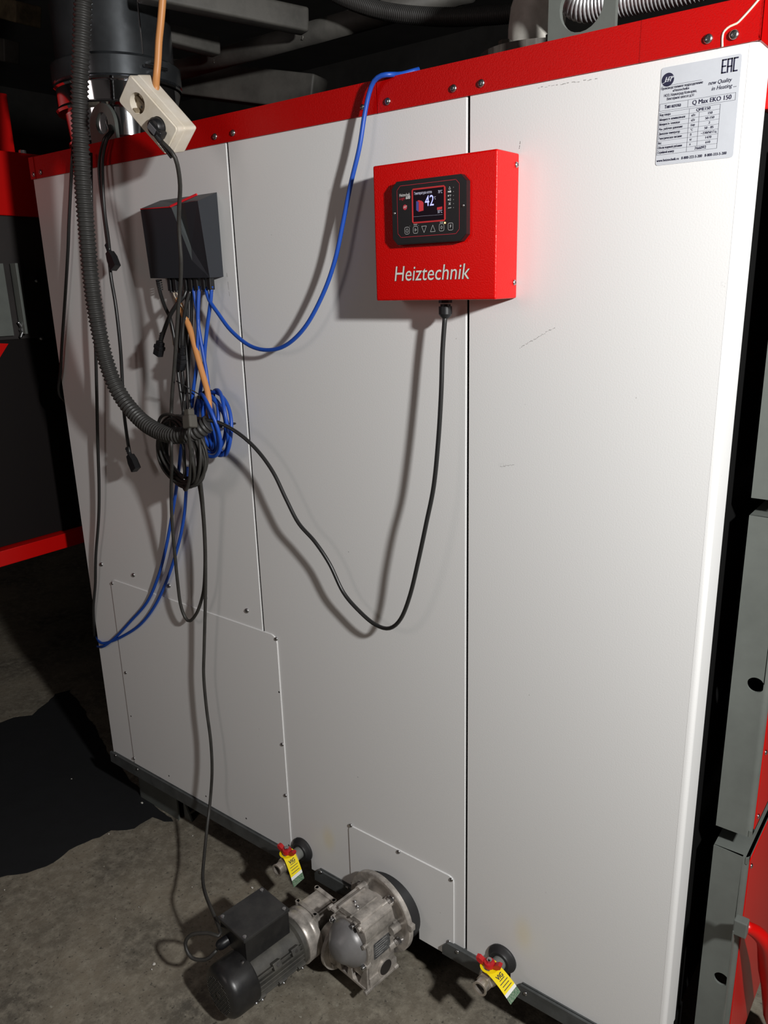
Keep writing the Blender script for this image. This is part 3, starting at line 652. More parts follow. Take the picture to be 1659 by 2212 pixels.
for cx, cy in ((193, 795), (1490, 645)):
    x, z = g2(cx, cy); s = screw(md, Vector((x, YM, z)) - KO, SCRS); s.scale = (.55,) * 3
# cable gland under the box
bm = B(); q = P(962, 655, -.04); gx = q.x
for z_, r_1, ht in ((0, .0125, .006), (-.008, .0095, .004), (-.012, .0125, .014)):
    lathe(bm, (gx, -.04, KZ0 + z_), (0, 0, -1), [(0, r_1), (ht, r_1)], 6 if z_ == 0 else 20)
lathe(bm, (gx, -.04, KZ0 - .026), (0, 0, -1), [(0, .012), (.004, .010), (.008, .006)], 20); kpart('cable_gland', bm, BLK, 'auto')
# ------------------------------------------------------------------ charcoal connection box
jb = empty('junction_box', 'black faceted plastic junction box with red accent line and cables below', 'junction box', (-1.59, 0, Z0 + .03))
JO = Vector((-1.59, 0, Z0 + .03))
def jpart(nm, bm, m, s=False, parent=None): bmesh.ops.translate(bm, verts=bm.verts, vec=-JO); return new(nm, bm, m, parent or jb, s)
def jq(px, py, y): return P(px, py, y)
bx0, bx1 = -1.712, -1.484
FTL, FTR = P(303, 451, -.062), P(427, 434, -.062); FBL, FBR = P(325, 601, -.045), P(453, 600, -.045)
BTL, BTR = Vector((FTL.x, 0, Z0 + .212)), Vector((bx1, 0, Z0 + .213)); BBL, BBR = Vector((FBL.x, 0, Z0 + .028)), Vector((bx1, 0, Z0 + .027))
def dy(p, px, py, d): return P(px, py, d)
# front face points: top edge, notch points
n1a, n1m, n1b = P(369, 446, -.062), P(381, 441, -.048), P(398, 438, -.060)
n1t = P(413, 534, -.047); n1p = P(415, 563, -.0495)
lt_p = P(345, 562, -.0495); lt_t = P(307, 455, -.054)
bm = B(); vv = {}
def vtx(k, p): vv[k] = bm.verts.new(p)
for k, p in dict(FTL=FTL, FTR=FTR, FBL=FBL, FBR=FBR, BTL=BTL, BTR=BTR, BBL=BBL, BBR=BBR, a=n1a, m=n1m, b=n1b, t=n1t, p=n1p, l=lt_p).items(): vtx(k, p)
def fc(ks, mi=0): f_ = bm.faces.new([vv[k] for k in ks]); f_.material_index = mi
fc(('a', 'p', 'l', 'FTL')[::-1]) ; fc(('FTL', 'l', 'FBL')[::-1], 0); fc(('l', 'p', 'FBR', 'FBL')[::-1])
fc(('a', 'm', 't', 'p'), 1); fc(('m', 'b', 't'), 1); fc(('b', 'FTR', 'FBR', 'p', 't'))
fc(('FTR', 'BTR', 'BBR', 'FBR'), 2); fc(('FTL', 'FBL', 'BBL', 'BTL'))
fc(('FTL', 'BTL', 'BTR', 'FTR', 'b', 'm', 'a')); fc(('FBL', 'FBR', 'BBR', 'BBL')); fc(('BTL', 'BBL', 'BBR', 'BTR'))
bmesh.ops.recalc_face_normals(bm, faces=bm.faces); jpart('housing', bm, [BLKM, BLKLIT, BLKM])
bm = B(); box(bm, FTL.x + .004, FTL.x + .012, -.0555, -.05, 0, 0.001); bm.clear()
sweep(bm, [FTL + Vector((.002, -.001, -.001)), n1a + Vector((0, -.001, -.001))], .0013, 6)
sweep(bm, [n1a + Vector((0, -.001, 0)), P(425, 420, -.045)], .0028, 6); jpart('accent_line', bm, mat('red_accent', (.75, .02, .03), .35))
for px, py in ((369, 606), (381, 611), (403, 611), (415, 612), (427, 613), (442, 613), (455, 612)):
    q = P(px, py, -.03); bm = B(); box(bm, -.006, .006, -.007, .007, -.02, .012, .0015); lathe(bm, (0, 0, -.016), (0, 0, -1), [(0, .0055), (.008, .0050)], 10)
    bmesh.ops.translate(bm, verts=bm.verts, vec=Vector((q.x, -.03, Z0 + .018))); jpart('cable_clamp', bm, BLK)
# ------------------------------------------------------------------ cables
def cable(nm, label, pts, r, m, cat='cable', grp=None, extra=None, step=.010, n=9):
    """pts: (px, py, y) points on planes parallel to the cladding"""
    pp = [p if isinstance(p, Vector) else P(*p) for p in pts]; path = catmull(pp, step); o = path[0].copy()
    bm = B(); sweep(bm, path, r, n); bmesh.ops.translate(bm, verts=bm.verts, vec=-o)
    if extra:
        root = empty(nm, label, cat, o, group=grp); new('cord', bm, m, root, True); extra(root, o, path); return root
    ob = new(nm, label and bm, m, None, True, o); return tag(ob, label, cat, grp)
def connector(px, py, y, d, wd=.014, ln=.034, kind='iec'):
    def ex(root, o, path):
        e_ = path[-1]; t_ = (path[-1] - path[-4]).normalized() if d is None else Vector(d).normalized()
        x, y_, z = basis(t_, (0, 1, 0)); M = Matrix.Translation(e_ - o) @ Matrix(((x.x, y_.x, z.x, 0), (x.y, y_.y, z.y, 0), (x.z, y_.z, z.z, 0), (0, 0, 0, 1)))
        bm = B()
        for k in range(4): lathe(bm, (0, 0, -.022 + k * .006), (0, 0, 1), [(0, .0052), (.0005, .0062), (.0035, .0062), (.004, .0052)], 12)
        lathe(bm, (0, 0, -.024), (0, 0, 1), [(0, .0045), (.028, .005)], 12); bmesh.ops.transform(bm, matrix=M, verts=bm.verts); new('strain_relief', bm, BLK, root)
        bm = B()
        if wd > .0145:
            plate(bm, [[(-wd * .42, 0), (wd * .42, 0), (wd * .8, ln * .45), (wd * .8, ln * 1.1), (-wd * .8, ln * 1.1), (-wd * .8, ln * .45)]], -wd * .55, wd * .55, 'y')
        else:
            box(bm, -wd * .75, wd * .75, -wd * .55, wd * .55, .0, ln * .35, .003, 3); box(bm, -wd, wd, -wd * .72, wd * .72, ln * .3, ln * .62, .003, 3); box(bm, -wd * .85, wd * .85, -wd * .62, wd * .62, ln * .6, ln * 1.1, .002, 2)
        bmesh.ops.transform(bm, matrix=M, verts=bm.verts); new('plug_body', bm, BLK, root)
        bm = B(); box(bm, -wd * .6, wd * .6, -wd * .4, wd * .4, ln * 1.095, ln * 1.105); bmesh.ops.transform(bm, matrix=M, verts=bm.verts); new('plug_face', bm, SLOT, root)
    return ex
rc = .0046
hose('corrugated_conduit', 'thick black corrugated conduit dropping from ceiling to the cable coils', [P(*p) for p in ((184, -60, -.10), (180, 0, -.10), (176, 100, -.11), (172, 200, -.115), (174, 300, -.115), (179, 400, -.115), (187, 500, -.115), (196, 600, -.115), (209, 690, -.115), (229, 780, -.11), (258, 850, -.105), (302, 905, -.10), (345, 933, -.105), (385, 941, -.11), (425, 931, -.10), (452, 914, -.085))], .0192, .0105, .0023, HOSE, 18)
cable('connecting_cable', 'black cord from the red control box looping down and back to the coil', [Vector((gx, -.04, KZ0 - .03)), (961, 690, -.042), (956, 760, -.045), (953, 850, -.05), (947, 950, -.055), (937, 1050, -.06), (921, 1130, -.065), (904, 1210, -.065), (886, 1285, -.06), (866, 1336, -.055), (842, 1357, -.05), (812, 1350, -.045), (778, 1322, -.042), (742, 1280, -.042), (712, 1218, -.045), (680, 1170, -.05), (645, 1130, -.05), (618, 1078, -.05), (590, 1020, -.05), (555, 972, -.055), (515, 936, -.065), (470, 912, -.08), (425, 904, -.10)], rc, CORD)
cable('blue_cable', 'blue cable running from over the red trim down to the junction box', [P(905, 150, .05), P(868, 160, .02), P(845, 161, -.01), (825, 163, -.02), (808, 175, -.022), (797, 202, -.022), (787, 250, -.024), (776, 320, -.028), (757, 400, -.03), (741, 480, -.03), (724, 560, -.032), (699, 632, -.035), (662, 702, -.038), (622, 743, -.04), (582, 756, -.04), (540, 747, -.04), (500, 715, -.038), (472, 678, -.035), (452, 648, -.032), (443, 618, -.03)], rc, BLUE)
gB = None
cable('blue_cable', 'blue cable leaving the fourth clamp from the right straight to the blue coil', [(417, 618, -.03), (422, 650, -.032), (428, 690, -.035), (427, 740, -.04), (425, 790, -.045), (418, 840, -.048), (414, 880, -.05)], rc, BLUE)
cable('blue_cable', 'blue cable crossing behind its neighbour towards the coil top', [(430, 618, -.03), (428, 660, -.034), (428, 700, -.036), (436, 750, -.036), (445, 800, -.04), (450, 840, -.045), (452, 870, -.05)], rc, BLUE)
cable('blue_cable', 'rightmost blue cable hanging from the junction box, bending left low down', [(457, 618, -.03), (455, 650, -.031), (449, 695, -.03), (443, 750, -.03), (440, 800, -.032), (432, 850, -.04), (430, 880, -.045)], rc, BLUE)
for k, (lab, pts) in enumerate((('outer blue cable curving from coil bottom to the left edge of the cladding', [(404, 1010, -.04), (402, 1060, -.03), (397, 1120, -.02), (383, 1185, -.014), (362, 1250, -.01), (335, 1308, -.008), (302, 1350, -.006), (262, 1376, -.006), (232, 1388, -.006), (217, 1388, -.006), (209, 1376, .012)]),
    ('inner blue cable curving from coil bottom to the left edge of the cladding', [(392, 960, -.05), (383, 1040, -.04), (372, 1110, -.022), (358, 1185, -.014), (342, 1245, -.01), (318, 1300, -.008), (282, 1342, -.006), (248, 1378, -.006), (224, 1396, -.006), (211, 1396, .010)]))):
    cable('blue_cable', lab, pts, rc, BLUE)
cable('orange_cable', 'orange cable hanging from the junction box to the end of the conduit', [(384, 645, -.03), (397, 680, -.034), (410, 710, -.038), (424, 760, -.045), (438, 810, -.052), (449, 850, -.06), (452, 880, -.068), (449, 912, -.078)], .0075, ORANGE)
# ivory double socket on its orange cable
a_ = (.66 * r_ - .75 * u_).normalized(); m_ = (-.75 * r_ - .66 * u_).normalized(); ph = math.radians(40)
n_ = (m_ * math.sin(ph) + b_ * math.cos(ph)).normalized(); s_ = a_.cross(n_).normalized()
ctr = P(341, 247, -.14)
Ms = Matrix.Translation(ctr) @ Matrix(((a_.x, s_.x, n_.x, 0), (a_.y, s_.y, n_.y, 0), (a_.z, s_.z, n_.z, 0), (0, 0, 0, 1)))
so = empty('double_socket', 'ivory double wall socket hanging tilted from the orange cable', 'socket', ctr)
def spart(nm, bm, m, s=False): bmesh.ops.transform(bm, matrix=Matrix.Translation(-ctr) @ Ms, verts=bm.verts); return new(nm, bm, m, so, s)
SL, SW, SD = .076, .034, .031
bm = B(); box(bm, -SL, SL, -SW, SW, -SD, SD - .020, .007, 4); box(bm, -SL + .003, SL - .003, -SW + .003, SW - .003, SD - .026, SD - .0185); spart('socket_base', bm, IVORY, 'auto')
bm = B()
hl = [circ(x, 0, .0205, 30) for x in (-.032, .034)]
plate(bm, [rrect(-SL, SL, -SW, SW, .008), *hl], SD - .0215, SD, 'z'); bm.normal_update()
bmesh.ops.bevel(bm, geom=[e for e in bm.edges if all(abs(v.co.z - SD) < 1e-6 for v in e.verts) and any(abs(fc.normal.z) < .5 for fc in e.link_faces) and all(max(abs(v.co.x) - SL + .01, abs(v.co.y) - SW + .01) > 0 for v in e.verts) and min(math.hypot(v.co.x - c0, v.co.y) for v in e.verts for c0 in (-.032, .034)) > .024], offset=.003, segments=3, affect='EDGES'); spart('socket_cover', bm, IVORY, 'auto')
bm = B(); x = -.032
for c0 in (-.032, .034): lathe(bm, (c0, 0, SD - .0186), (0, 0, 1), [(0, .0204), (.001, .0204)], 30)
box(bm, x - .005, x + .005, -.0205, -.0155, SD - .018, SD - .0005, .001); box(bm, x - .005, x + .005, .0155, .0205, SD - .018, SD - .0005, .001); box(bm, x - .019, x + .019, -.0035, .0035, SD - .018, SD - .013, .001)
spart('socket_insert', bm, mat('shaded_socket_floor', (.36, .29, .20), .5, col2=(.22, .17, .11), vscale=60))  # floor coloured darker to stand in for shade inside the recess
bm = B()
for dy_ in (-.0095, .0095): lathe(bm, (x + 0, dy_, SD - .0176), (0, 0, 1), [(0, .0026), (.0004, .0026)], 14)
spart('pin_hole', bm, SLOT)
# plug and its cord
pc = Ms @ Vector((.034, 0, SD))
e0 = Ms @ Vector((.062, .006, SD + .018))
def plug_extra(root, o, path):
    Mt = Matrix.Translation(-o) @ Ms
    bm = B(); lathe(bm, (.034, 0, SD - .004), (0, 0, 1), [(0, .0192), (.014, .0192), (.020, .015), (.022, .008)], 28); box(bm, .024, .060, -.009, .009, SD, SD + .022, .004, 3)
    bmesh.ops.transform(bm, matrix=Mt, verts=bm.verts); new('plug_body', bm, BLK, root, 'auto')
    bm = B(); box(bm, .026, .048, -.0065, .0065, SD + .0215, SD + .0232, .001); bmesh.ops.transform(bm, matrix=Mt, verts=bm.verts); g_ = new('plug_label', bm, mat('plug_grey_face', (.12, .12, .13), .35), root)
    bm = B(); d = (path[5] - path[0]).normalized(); x_, y__, z_ = basis(d)
    for k in range(6):
        cpt = path[0] + d * (.006 * k); lathe(bm, cpt - o, d, [(0, .0062 - .0002 * k), (.0035, .0062 - .0002 * k)], 10)
    lathe(bm, path[0] - o - d * .01, d, [(0, .006), (.05, .005)], 10); new('strain_relief', bm, BLK, root)
cable('power_cord', 'black cord plugged into the ivory socket and hanging past the junction box', [e0, (372, 330, -.165), (383, 355, -.155), (389, 400, -.14), (387, 450, -.125), (387, 500, -.115), (391, 560, -.11), (390, 610, -.10), (385, 670, -.09), (381, 730, -.085), (377, 790, -.08), (372, 850, -.078), (370, 900, -.075), (370, 960, -.128), (371, 1010, -.10), (370, 1070, -.075), (372, 1130, -.06), (378, 1200, -.05), (384, 1260, -.042), (390, 1305, -.038), (400, 1334, -.035), (411, 1341, -.034), (424, 1326, -.034), (434, 1300, -.036), (441, 1265, -.038), (443, 1200, -.042), (440, 1130, -.05), (434, 1070, -.06), (425, 1020, -.07)], rc, CORDG, extra=plug_extra)
cable('orange_cable', 'orange cable hanging from the ceiling to the ivory socket', [(354, -60, -.12), (351, 0, -.122), (347, 50, -.124), (343, 90, -.125), (341, 130, -.127), (338, 165, -.13), (336, 200, -.14)], .0076, ORANGE)
# motor cable down to the floor
MT = math.radians(6.8); GO = Vector((-1.04, -.03, Z0 - 1.53))
GM = Matrix.Translation(GO) @ Matrix.Rotation(-MT, 4, 'Z')
G = lambda x, y, z: GM @ Vector((x, y, z))
cable('motor_cable', 'thin black cable dropping from the coil to the motor on the floor', [(432, 1030, -.07), (438, 1090, -.06), (443, 1170, -.05), (444, 1250, -.045), (443, 1320, -.042), (441, 1400, -.04), (440, 1460, -.04), (446, 1530, -.042), (455, 1600, -.045), (458, 1665, -.05), (454, 1730, -.06), (447, 1790, -.10), (441, 1850, -.16), (438, 1895, -.22), (445, 1935, -.28), G(-.225, -.335, .012), G(-.25, -.355, .01), G(-.285, -.38, -.0), G(-.295, -.395, -.025), G(-.27, -.395, -.05), G(-.235, -.375, -.045), G(-.222, -.352, -.025)], rc, CORDG)
# left side hanging cables
cable('power_cord', 'leftmost thin black cable sagging beside the conduit, slipping behind the cladding edge', [P(162, 290, .03), (157, 330, -.01), (153, 400, -.012), (149, 480, -.014), (147, 540, -.014), (141, 640, -.013), (134, 740, -.01), (131, 800, -.008), (128, 850, -.001), Vector((-2.285, .03, P(130, 900).z)), Vector((-2.295, .06, P(130, 1100).z))], rc, CORD)
cable('power_cord', 'long black cable hanging behind the conduit down to the blue cable ends', [(196, 330, -.02), (198, 480, -.03), (203, 620, -.03), (206, 730, -.03), (209, 850, -.026), (211, 950, -.024), (214, 1050, -.022), (213, 1120, -.02), (207, 1200, -.016), (206, 1260, -.012), (202, 1310, -.01), (203, 1345, -.004), (205, 1375, .01)], rc, CORD)
lugp = P(240, 288, -.012)
cable('appliance_cord', 'black cord with socket connector hanging left of the junction box', [P(236, 262, .03), P(243, 285, -.004), (232, 298, -.02), (222, 340, -.024), (222, 400, -.03), (226, 460, -.035), (233, 510, -.04), (237, 545, -.045)], rc, CORD, extra=connector(0, 0, 0, (P(254, 590, -.05) - P(237, 545, -.045)), .016, .042))
cable('appliance_cord', 'longer black cord ending in a connector left of the coils', [P(232, 262, .03), P(238, 286, -.004), (226, 300, -.02), (214, 360, -.022), (224, 460, -.028), (234, 540, -.036), (240, 600, -.04), (250, 660, -.042), (259, 740, -.044), (263, 800, -.045), (267, 880, -.05), (274, 940, -.055), (281, 983, -.06)], rc, CORD, extra=connector(0, 0, 0, (P(297, 1022, -.065) - P(281, 983, -.06)), .016, .042))
cable('appliance_cord', 'short black cord with connector crossing left below the junction box', [(404, 620, -.03), (398, 640, -.04), (384, 655, -.05), (368, 680, -.055), (356, 710, -.058), (347, 738, -.06)], .0052, CORD, extra=connector(0, 0, 0, (P(340, 768, -.062) - P(346, 738, -.06)), .013, .034))
cable('appliance_cord', 'black cord ending in a plug hidden behind the hanging cord', [(412, 625, -.03), (402, 660, -.04), (396, 700, -.045), (394, 740, -.05), (392, 765, -.05)], rc, CORD, extra=connector(0, 0, 0, (P(386, 810, -.05) - P(392, 765, -.05)), .014, .036))
cable('power_cord', 'black cable from the ribbed grommet at the left of the junction box', [(340, 605, -.03), (345, 628, -.032), (355, 660, -.036), (368, 690, -.04), (378, 740, -.04), (384, 800, -.045), (392, 860, -.05), (398, 900, -.06)], rc, CORD)
bm = B(); q = P(343, 606, -.03)
for k in range(5): lathe(bm, q - JO + Vector((.001 * k, 0, .002 - k * .0055)) + JO, (0, 0, -1), [(0, .0075 - .0004 * k), (.0032, .0075 - .0004 * k)], 12)
jpart('ribbed_grommet', bm, BLK)
for i, (lab, pts) in enumerate((('black cable hanging straight down left of the orange cable', [(403, 620, -.03), (404, 680, -.032), (402, 740, -.035), (405, 800, -.04), (408, 850, -.048), (410, 890, -.06)]),
    ('black cable behind the orange cable, nearest the blue cables', [(414, 625, -.028), (413, 690, -.028), (410, 750, -.03), (407, 800, -.035), (400, 850, -.045), (396, 895, -.06)]),
    ('black cable hanging just right of the powered cord', [(390, 628, -.028), (388, 690, -.03), (388, 750, -.03), (394, 810, -.035), (400, 870, -.05), (402, 900, -.06)]))):
    cable('power_cord', lab, pts, rc, CORD)
for lab, pts in (('cream wire loop under the junction box', [(378, 655, -.03), (375, 640, -.032), (379, 631, -.033), (384, 638, -.034), (383, 655, -.036), (379, 668, -.036), (376, 671, -.036)]),
    ('cream wire beside the orange cable top', [(374, 632, -.034), (380, 645, -.036), (392, 660, -.038), (398, 672, -.04), (402, 690, -.04)]),
    ('long cream wire hanging below the short cord', [(362, 690, -.04), (369, 712, -.04), (373, 730, -.04), (374, 745, -.04)])):
    cable('loose_wire', lab, pts, .0014, WIRE, 'wire')
# coils
def coil(nm, label, cx, cy, y, rx, rz, n, r, m, seed, grp=None, ties=()):
    rnd = random.Random(seed); c = P(cx, cy, y); root = empty(nm, label, 'cable coil', c)
    for k in range(n):
        bm = B(); ph = rnd.uniform(0, 6.28); sc1 = 1 - .42 * (k / n) * rnd.uniform(.5, 1) ; ox, oz = rnd.uniform(-.012, .012), rnd.uniform(-.006, .006); yy = rnd.uniform(-.018, .018); tilt = rnd.uniform(-.12, .12)
        pts = []
        for i in range(48):
            t = 2 * math.pi * i / 48
            pts.append(Vector((ox + rx * sc1 * math.cos(t) + rz * tilt * math.sin(t), yy + .008 * math.sin(2 * t + ph) - .02 * math.cos(t), oz + rz * (1 - (1 - sc1) * .6) * math.sin(t))))
        sweep(bm, pts, r, 8, close=True); new('loop', bm, m, root, True)
    for a, ml in ties:
        bm = B(); t = math.radians(a); cc = Vector((rx * .88 * math.cos(t), 0, rz * .9 * math.sin(t))); d = Vector((math.cos(t), 0, math.sin(t)))
        path = [cc + d * (.014 * math.cos(p)) + Vector((0, .020 * math.sin(p), 0)) for p in [2 * math.pi * i / 20 for i in range(20)]]
        sweep(bm, path, .0022, 6, close=True); box(bm, cc.x - .004, cc.x + .004, -.03, -.022, cc.z - .004, cc.z + .004)
        new('cable_tie', bm, ml, root)
    return root
coil('cable_coil', 'round coil of black cable hanging under the conduit end', 385, 975, -.085, .115, .092, 12, .0041, CORDG, 3)
coil('cable_coil', 'smaller coil of blue cable behind and right of the black coil', 458, 918, -.045, .068, .080, 7, rc, BLUE, 5, ties=((5, BLK), (95, BLK)))
cable('cable_tie', 'black tie tail sticking out left of the blue coil', [(437, 856, -.05), (420, 846, -.06), (400, 834, -.075), (381, 823, -.085)], .0016, BLK, 'cable tie')
# grey moulded plug lying on the black coil
q0 = P(408, 884, -.125); q1 = P(412, 932, -.135)
gp = empty('moulded_plug', 'dusty grey moulded plug lying on top of the black coil', 'plug', q0)
d = (q1 - q0).normalized(); x, y_, z = basis(d, (0, 1, 0)); Mg = Matrix(((x.x, y_.x, z.x, 0), (x.y, y_.y, z.y, 0), (x.z, y_.z, z.z, 0), (0, 0, 0, 1)))
DUST = mat('dusty_plug', (.085, .078, .065), .6)
bm = B(); box(bm, -.010, .010, -.009, .009, 0, .022, .004, 3, M=Mg); box(bm, -.015, .015, -.012, .012, .014, .045, .005, 3, M=Mg); new('plug_body', bm, DUST, gp)
bm = B(); sweep(bm, catmull([d * .04, d * .058 + Vector((0, -.006, 0)), P(412, 980, -.13) - q0, P(410, 1030, -.11) - q0, P(402, 1058, -.10) - q0, P(396, 1050, -.09) - q0], .008), rc, 8); new('cord', bm, CORDG, gp, True)
# ------------------------------------------------------------------ ball valves
def valve(lab, px, py, hr, tagrot, seed):
    c = P(px, py, -.0); t = empty('ball_valve', lab, 'valve', c, group=None)
    bm = B(); lathe(bm, (0, .0, 0), (0, -1, 0), [(-.006, .035), (.004, .036), (.008, .033), (.012, .026), (.016, .024)], 32); new('rubber_collar', bm, RUB, t, 'auto')
    bm = B(); lathe(bm, (0, .01, 0), (0, -1, 0), [(0, .0165), (.05, .0165)], 24); new('pipe_stub', bm, PIPEG, t, 'auto')
    bm = B()
    lathe(bm, (0, -.038, 0), (0, -1, 0), [(0, .0205), (.012, .0205)], 8); lathe(bm, (0, -.048, 0), (0, -1, 0), [(0, .017), (.005, .021), (.015, .0235), (.024, .021), (.028, .0175)], 26)
    lathe(bm, (0, -.073, 0), (0, -1, 0), [(0, .0195), (.011, .0195)], 6)
    lathe(bm, (0, -.083, 0), (0, -1, 0), [(0, .0155), (.018, .0155), (.019, .0175), (.021, .0175), (.021, .0125), (.008, .0125)], 24, cap=False)
    lathe(bm, (0, -.062, .015), (0, 0, 1), [(0, .010), (.014, .010)], 16); new('valve_body', bm, NICK, t, 'auto')
    bm = B(); lathe(bm, (0, -.092, 0), (0, -1, 0), [(0, .0124), (.0004, .0124)], 20); new('bore', bm, SLOT, t)
    # butterfly handle
    hz = .030
    hd = bpy.data.objects.new('butterfly_handle', None)
    bm = B(); lathe(bm, (0, 0, 0), (0, 0, 1), [(0, .0125), (.008, .0135), (.011, .012)], 20)
    for s in (1, -1):
        plate(bm, [[(s * .008, .001), (s * .020, .001), (s * .028, .006), (s * .030, .015), (s * .023, .016), (s * .013, .010)]], -.006, .006, 'y')
    bmesh.ops.transform(bm, matrix=Matrix.Translation((0, -.062, hz)) @ Matrix.Rotation(hr, 4, 'Z'), verts=bm.verts); new('butterfly_handle', bm, REDP, t, 'auto')
    bm = B(); lathe(bm, (0, -.062, hz + .011), (0, 0, 1), [(0, .0065), (.006, .0065)], 6); lathe(bm, (0, -.062, hz + .017), (0, 0, 1), [(0, .0035), (.004, .003)], 10); new('stem_nut', bm, CHROME, t)
    # hanging paper tag: ring round the stem and a curved flap
    bm = B(); W2 = .0185
    rows_ = []
    for i in range(13):
        s = i / 12; xx = .006 + (.066 - .022 * tagrot) * s; zz = .0285 - (.030 + .030 * tagrot) * s ** 1.6; sk = .010 * s
        rows_.append([Vector((xx, -.064 - W2 - sk, zz - .006 * s)), Vector((xx + .004, -.064 + W2 - sk, zz))])
    nc = 6; grid = [[bm.verts.new(a.lerp(b, j / nc)) for j in range(nc + 1)] for a, b in rows_]
    for i in range(12):
        for j in range(nc):
            f_ = bm.faces.new((grid[i][j], grid[i + 1][j], grid[i + 1][j + 1], grid[i][j + 1])); f_.material_index = 0 if i < 9 else (1 if i < 10 else 2)
    pts = circ(0, -.062, .021, 24); pin = circ(0, -.062, .0145, 24)
    vo = [bm.verts.new((p[0], p[1], .0285)) for p in pts]; vi = [bm.verts.new((p[0], p[1], .0285)) for p in pin]
    for k in range(24): bm.faces.new((vo[k], vo[(k + 1) % 24], vi[(k + 1) % 24], vi[k]))
    tg = new('paper_tag', bm, [TAGY, TAGW, TAGG], t); md_ = tg.modifiers.new('s', 'SOLIDIFY'); md_.thickness = .0004
    bm = B()
    a, b = rows_[3]; c2, d2 = rows_[7]
    ux = (b - a).normalized(); uy = (c2 - a).normalized(); nn = uy.cross(ux).normalized()
    if nn.z < 0: nn = -nn
    Mx = lambda o_: Matrix.Translation(o_) @ Matrix(((ux.x, nn.x * -1, -uy.x, 0), (ux.y, nn.y * -1, -uy.y, 0), (ux.z, nn.z * -1, -uy.z, 0), (0, 0, 0, 1)))
    text_into(bm, 'ViG', 0, 0, .013, -.0010, align='CENTER', bold=.0003, M=Mx(rows_[4][0].lerp(rows_[4][1], .5)))
    for i, wd in ((5, .45), (6, .7), (7, .6), (8, .7)):
        a, b = rows_[i]; p = a.lerp(b, .5 - wd / 2) + nn * .0009; q = a.lerp(b, .5 + wd / 2) + nn * .0009; dz = uy * .0014
        bm.faces.new([bm.verts.new(v) for v in (p, q, q + dz, p + dz)])
    new('tag_print', bm, INK, tg)
    return t
valve('drain valve with red butterfly handle and yellow tag at the left cover plate', 655, 1834, 0.05, 1, 1)
valve('drain valve with red handle and yellow tag right of the gearbox', 1086, 2069, 0.15, 0, 2)
# ------------------------------------------------------------------ geared motor
gm = empty('geared_motor', 'black electric motor with cast aluminium worm gearbox bolted to the boiler', 'motor', GO, -MT)
def gp_(nm, bm, m, s='auto', parent=None): return new(nm, bm, m, parent or gm, s)
bm = B(); lathe(bm, (.004, .0, -.006), (0, -1, 0), [(-.06, .093), (-.0, .093)], 56); gp_('auger_tube_flange', bm, RUB)
bm = B(); lathe(bm, (.004, .0, 0), (0, -1, 0), [(0, .104), (.001, .106), (.012, .106), (.014, .104), (.014, .090), (.0125, .088), (.0125, .05)], 64)
box(bm, .105, .117, -.015, -.001, .012, .028, .001); fg = gp_('output_flange', bm, CAST)
for k in range(4):
    a = math.radians(45 + 90 * k + 12)
    bm = B(); q = Vector((.004 + .080 * math.cos(a), -.0125, .080 * math.sin(a)))
    lathe(bm, q, (0, -1, 0), [(0, .011), (.002, .011)], 18); lathe(bm, q + Vector((0, -.002, 0)), (0, -1, 0), [(0, .0085), (.007, .0085)], 6); gp_('flange_bolt', bm, SCREW)
bm = B()
lathe(bm, (.002, -.012, -.005), (0, -1, 0), [(0, .060), (.02, .052)], 40)
for x, z in ((.035, .052), (.068, -.0), (-.045, .052), (.055, -.058)):     # bosses between flange and housing
    lathe(bm, (x, -.012, z), (0, -1, 0), [(0, .0125), (.026, .0115)], 16)
gp_('flange_bosses', bm, CAST)
# housing
bm = B()
box(bm, -.052, .050, -.110, -.028, -.110, .050, .003)                      # core
plate(bm, [[(-.050, .048), (.046, .048), (.040, .064), (-.030, .064), (-.044, .058)]], -.112, -.024, 'y')   # top block
box(bm, -.056, -.038, -.125, -.026, .046, .054, .001); box(bm, -.030, -.026, -.120, -.030, .062, .068, .001)
box(bm, .012, .0155, -.120, -.030, .0625, .066, .0008); box(bm, .046, .062, -.123, -.026, .050, .056, .001)
plate(bm, [[(.030, .050), (.044, .0605), (.058, .0575), (.066, .030), (.062, .012), (.040, .012)]], -.119, -.022, 'y')                     # bright shoulder
box(bm, .050, .060, -.112, -.020, -.118, .016, .0012)                      # side plate
box(bm, .052, .063, -.108, -.014, -.132, -.100, .002)
box(bm, -.056, .064, -.118, -.018, -.134, -.126, .0015)                    # base plate
plate(bm, [[(-.010, -.126), (.010, -.126), (.004, -.075), (0, -.075)]], -.118, -.108, 'y'); plate(bm, [[(-.056, -.126), (-.030, -.126), (-.050, -.060)]], -.118, -.108, 'y'); plate(bm, [[(.030, -.126), (.060, -.126), (.060, -.050)]], -.116, -.108, 'y')
for x, z in ((-.058, .050), (.047, .053), (.062, .010), (.062, -.128), (-.056, -.128)):
    for y in (-.124, -.022): lathe(bm, (x, y, z), (0, 1, 0), [(-.003, .0058), (.010, .0058)], 12)
hs = gp_('gear_housing', bm, CAST)
for x in (-.012, .004):
    bm = B(); lathe(bm, (x, -.085 - x * .4, .064), (0, 0, 1), [(0, .0048), (.005, .0045), (.007, .002)], 12); gp_('housing_bolt', bm, SCREW)
bm = B(); plate(bm, [rrect(-.090, -.034, -.055, -.008, .002)], .0602, .0612, 'x'); gp_('nameplate', bm, PLATE)
bm = B()
for zz, ww in ((-.014, .04), (-.021, .034), (-.028, .042), (-.035, .03), (-.042, .038), (-.049, .026)):
    bm.faces.new([bm.verts.new((.0615, y, z)) for y, z in ((-.085, zz), (-.085 + ww, zz), (-.085 + ww, zz + .0022), (-.085, zz + .0022))])
gp_('plate_print', bm, GREYI, False)
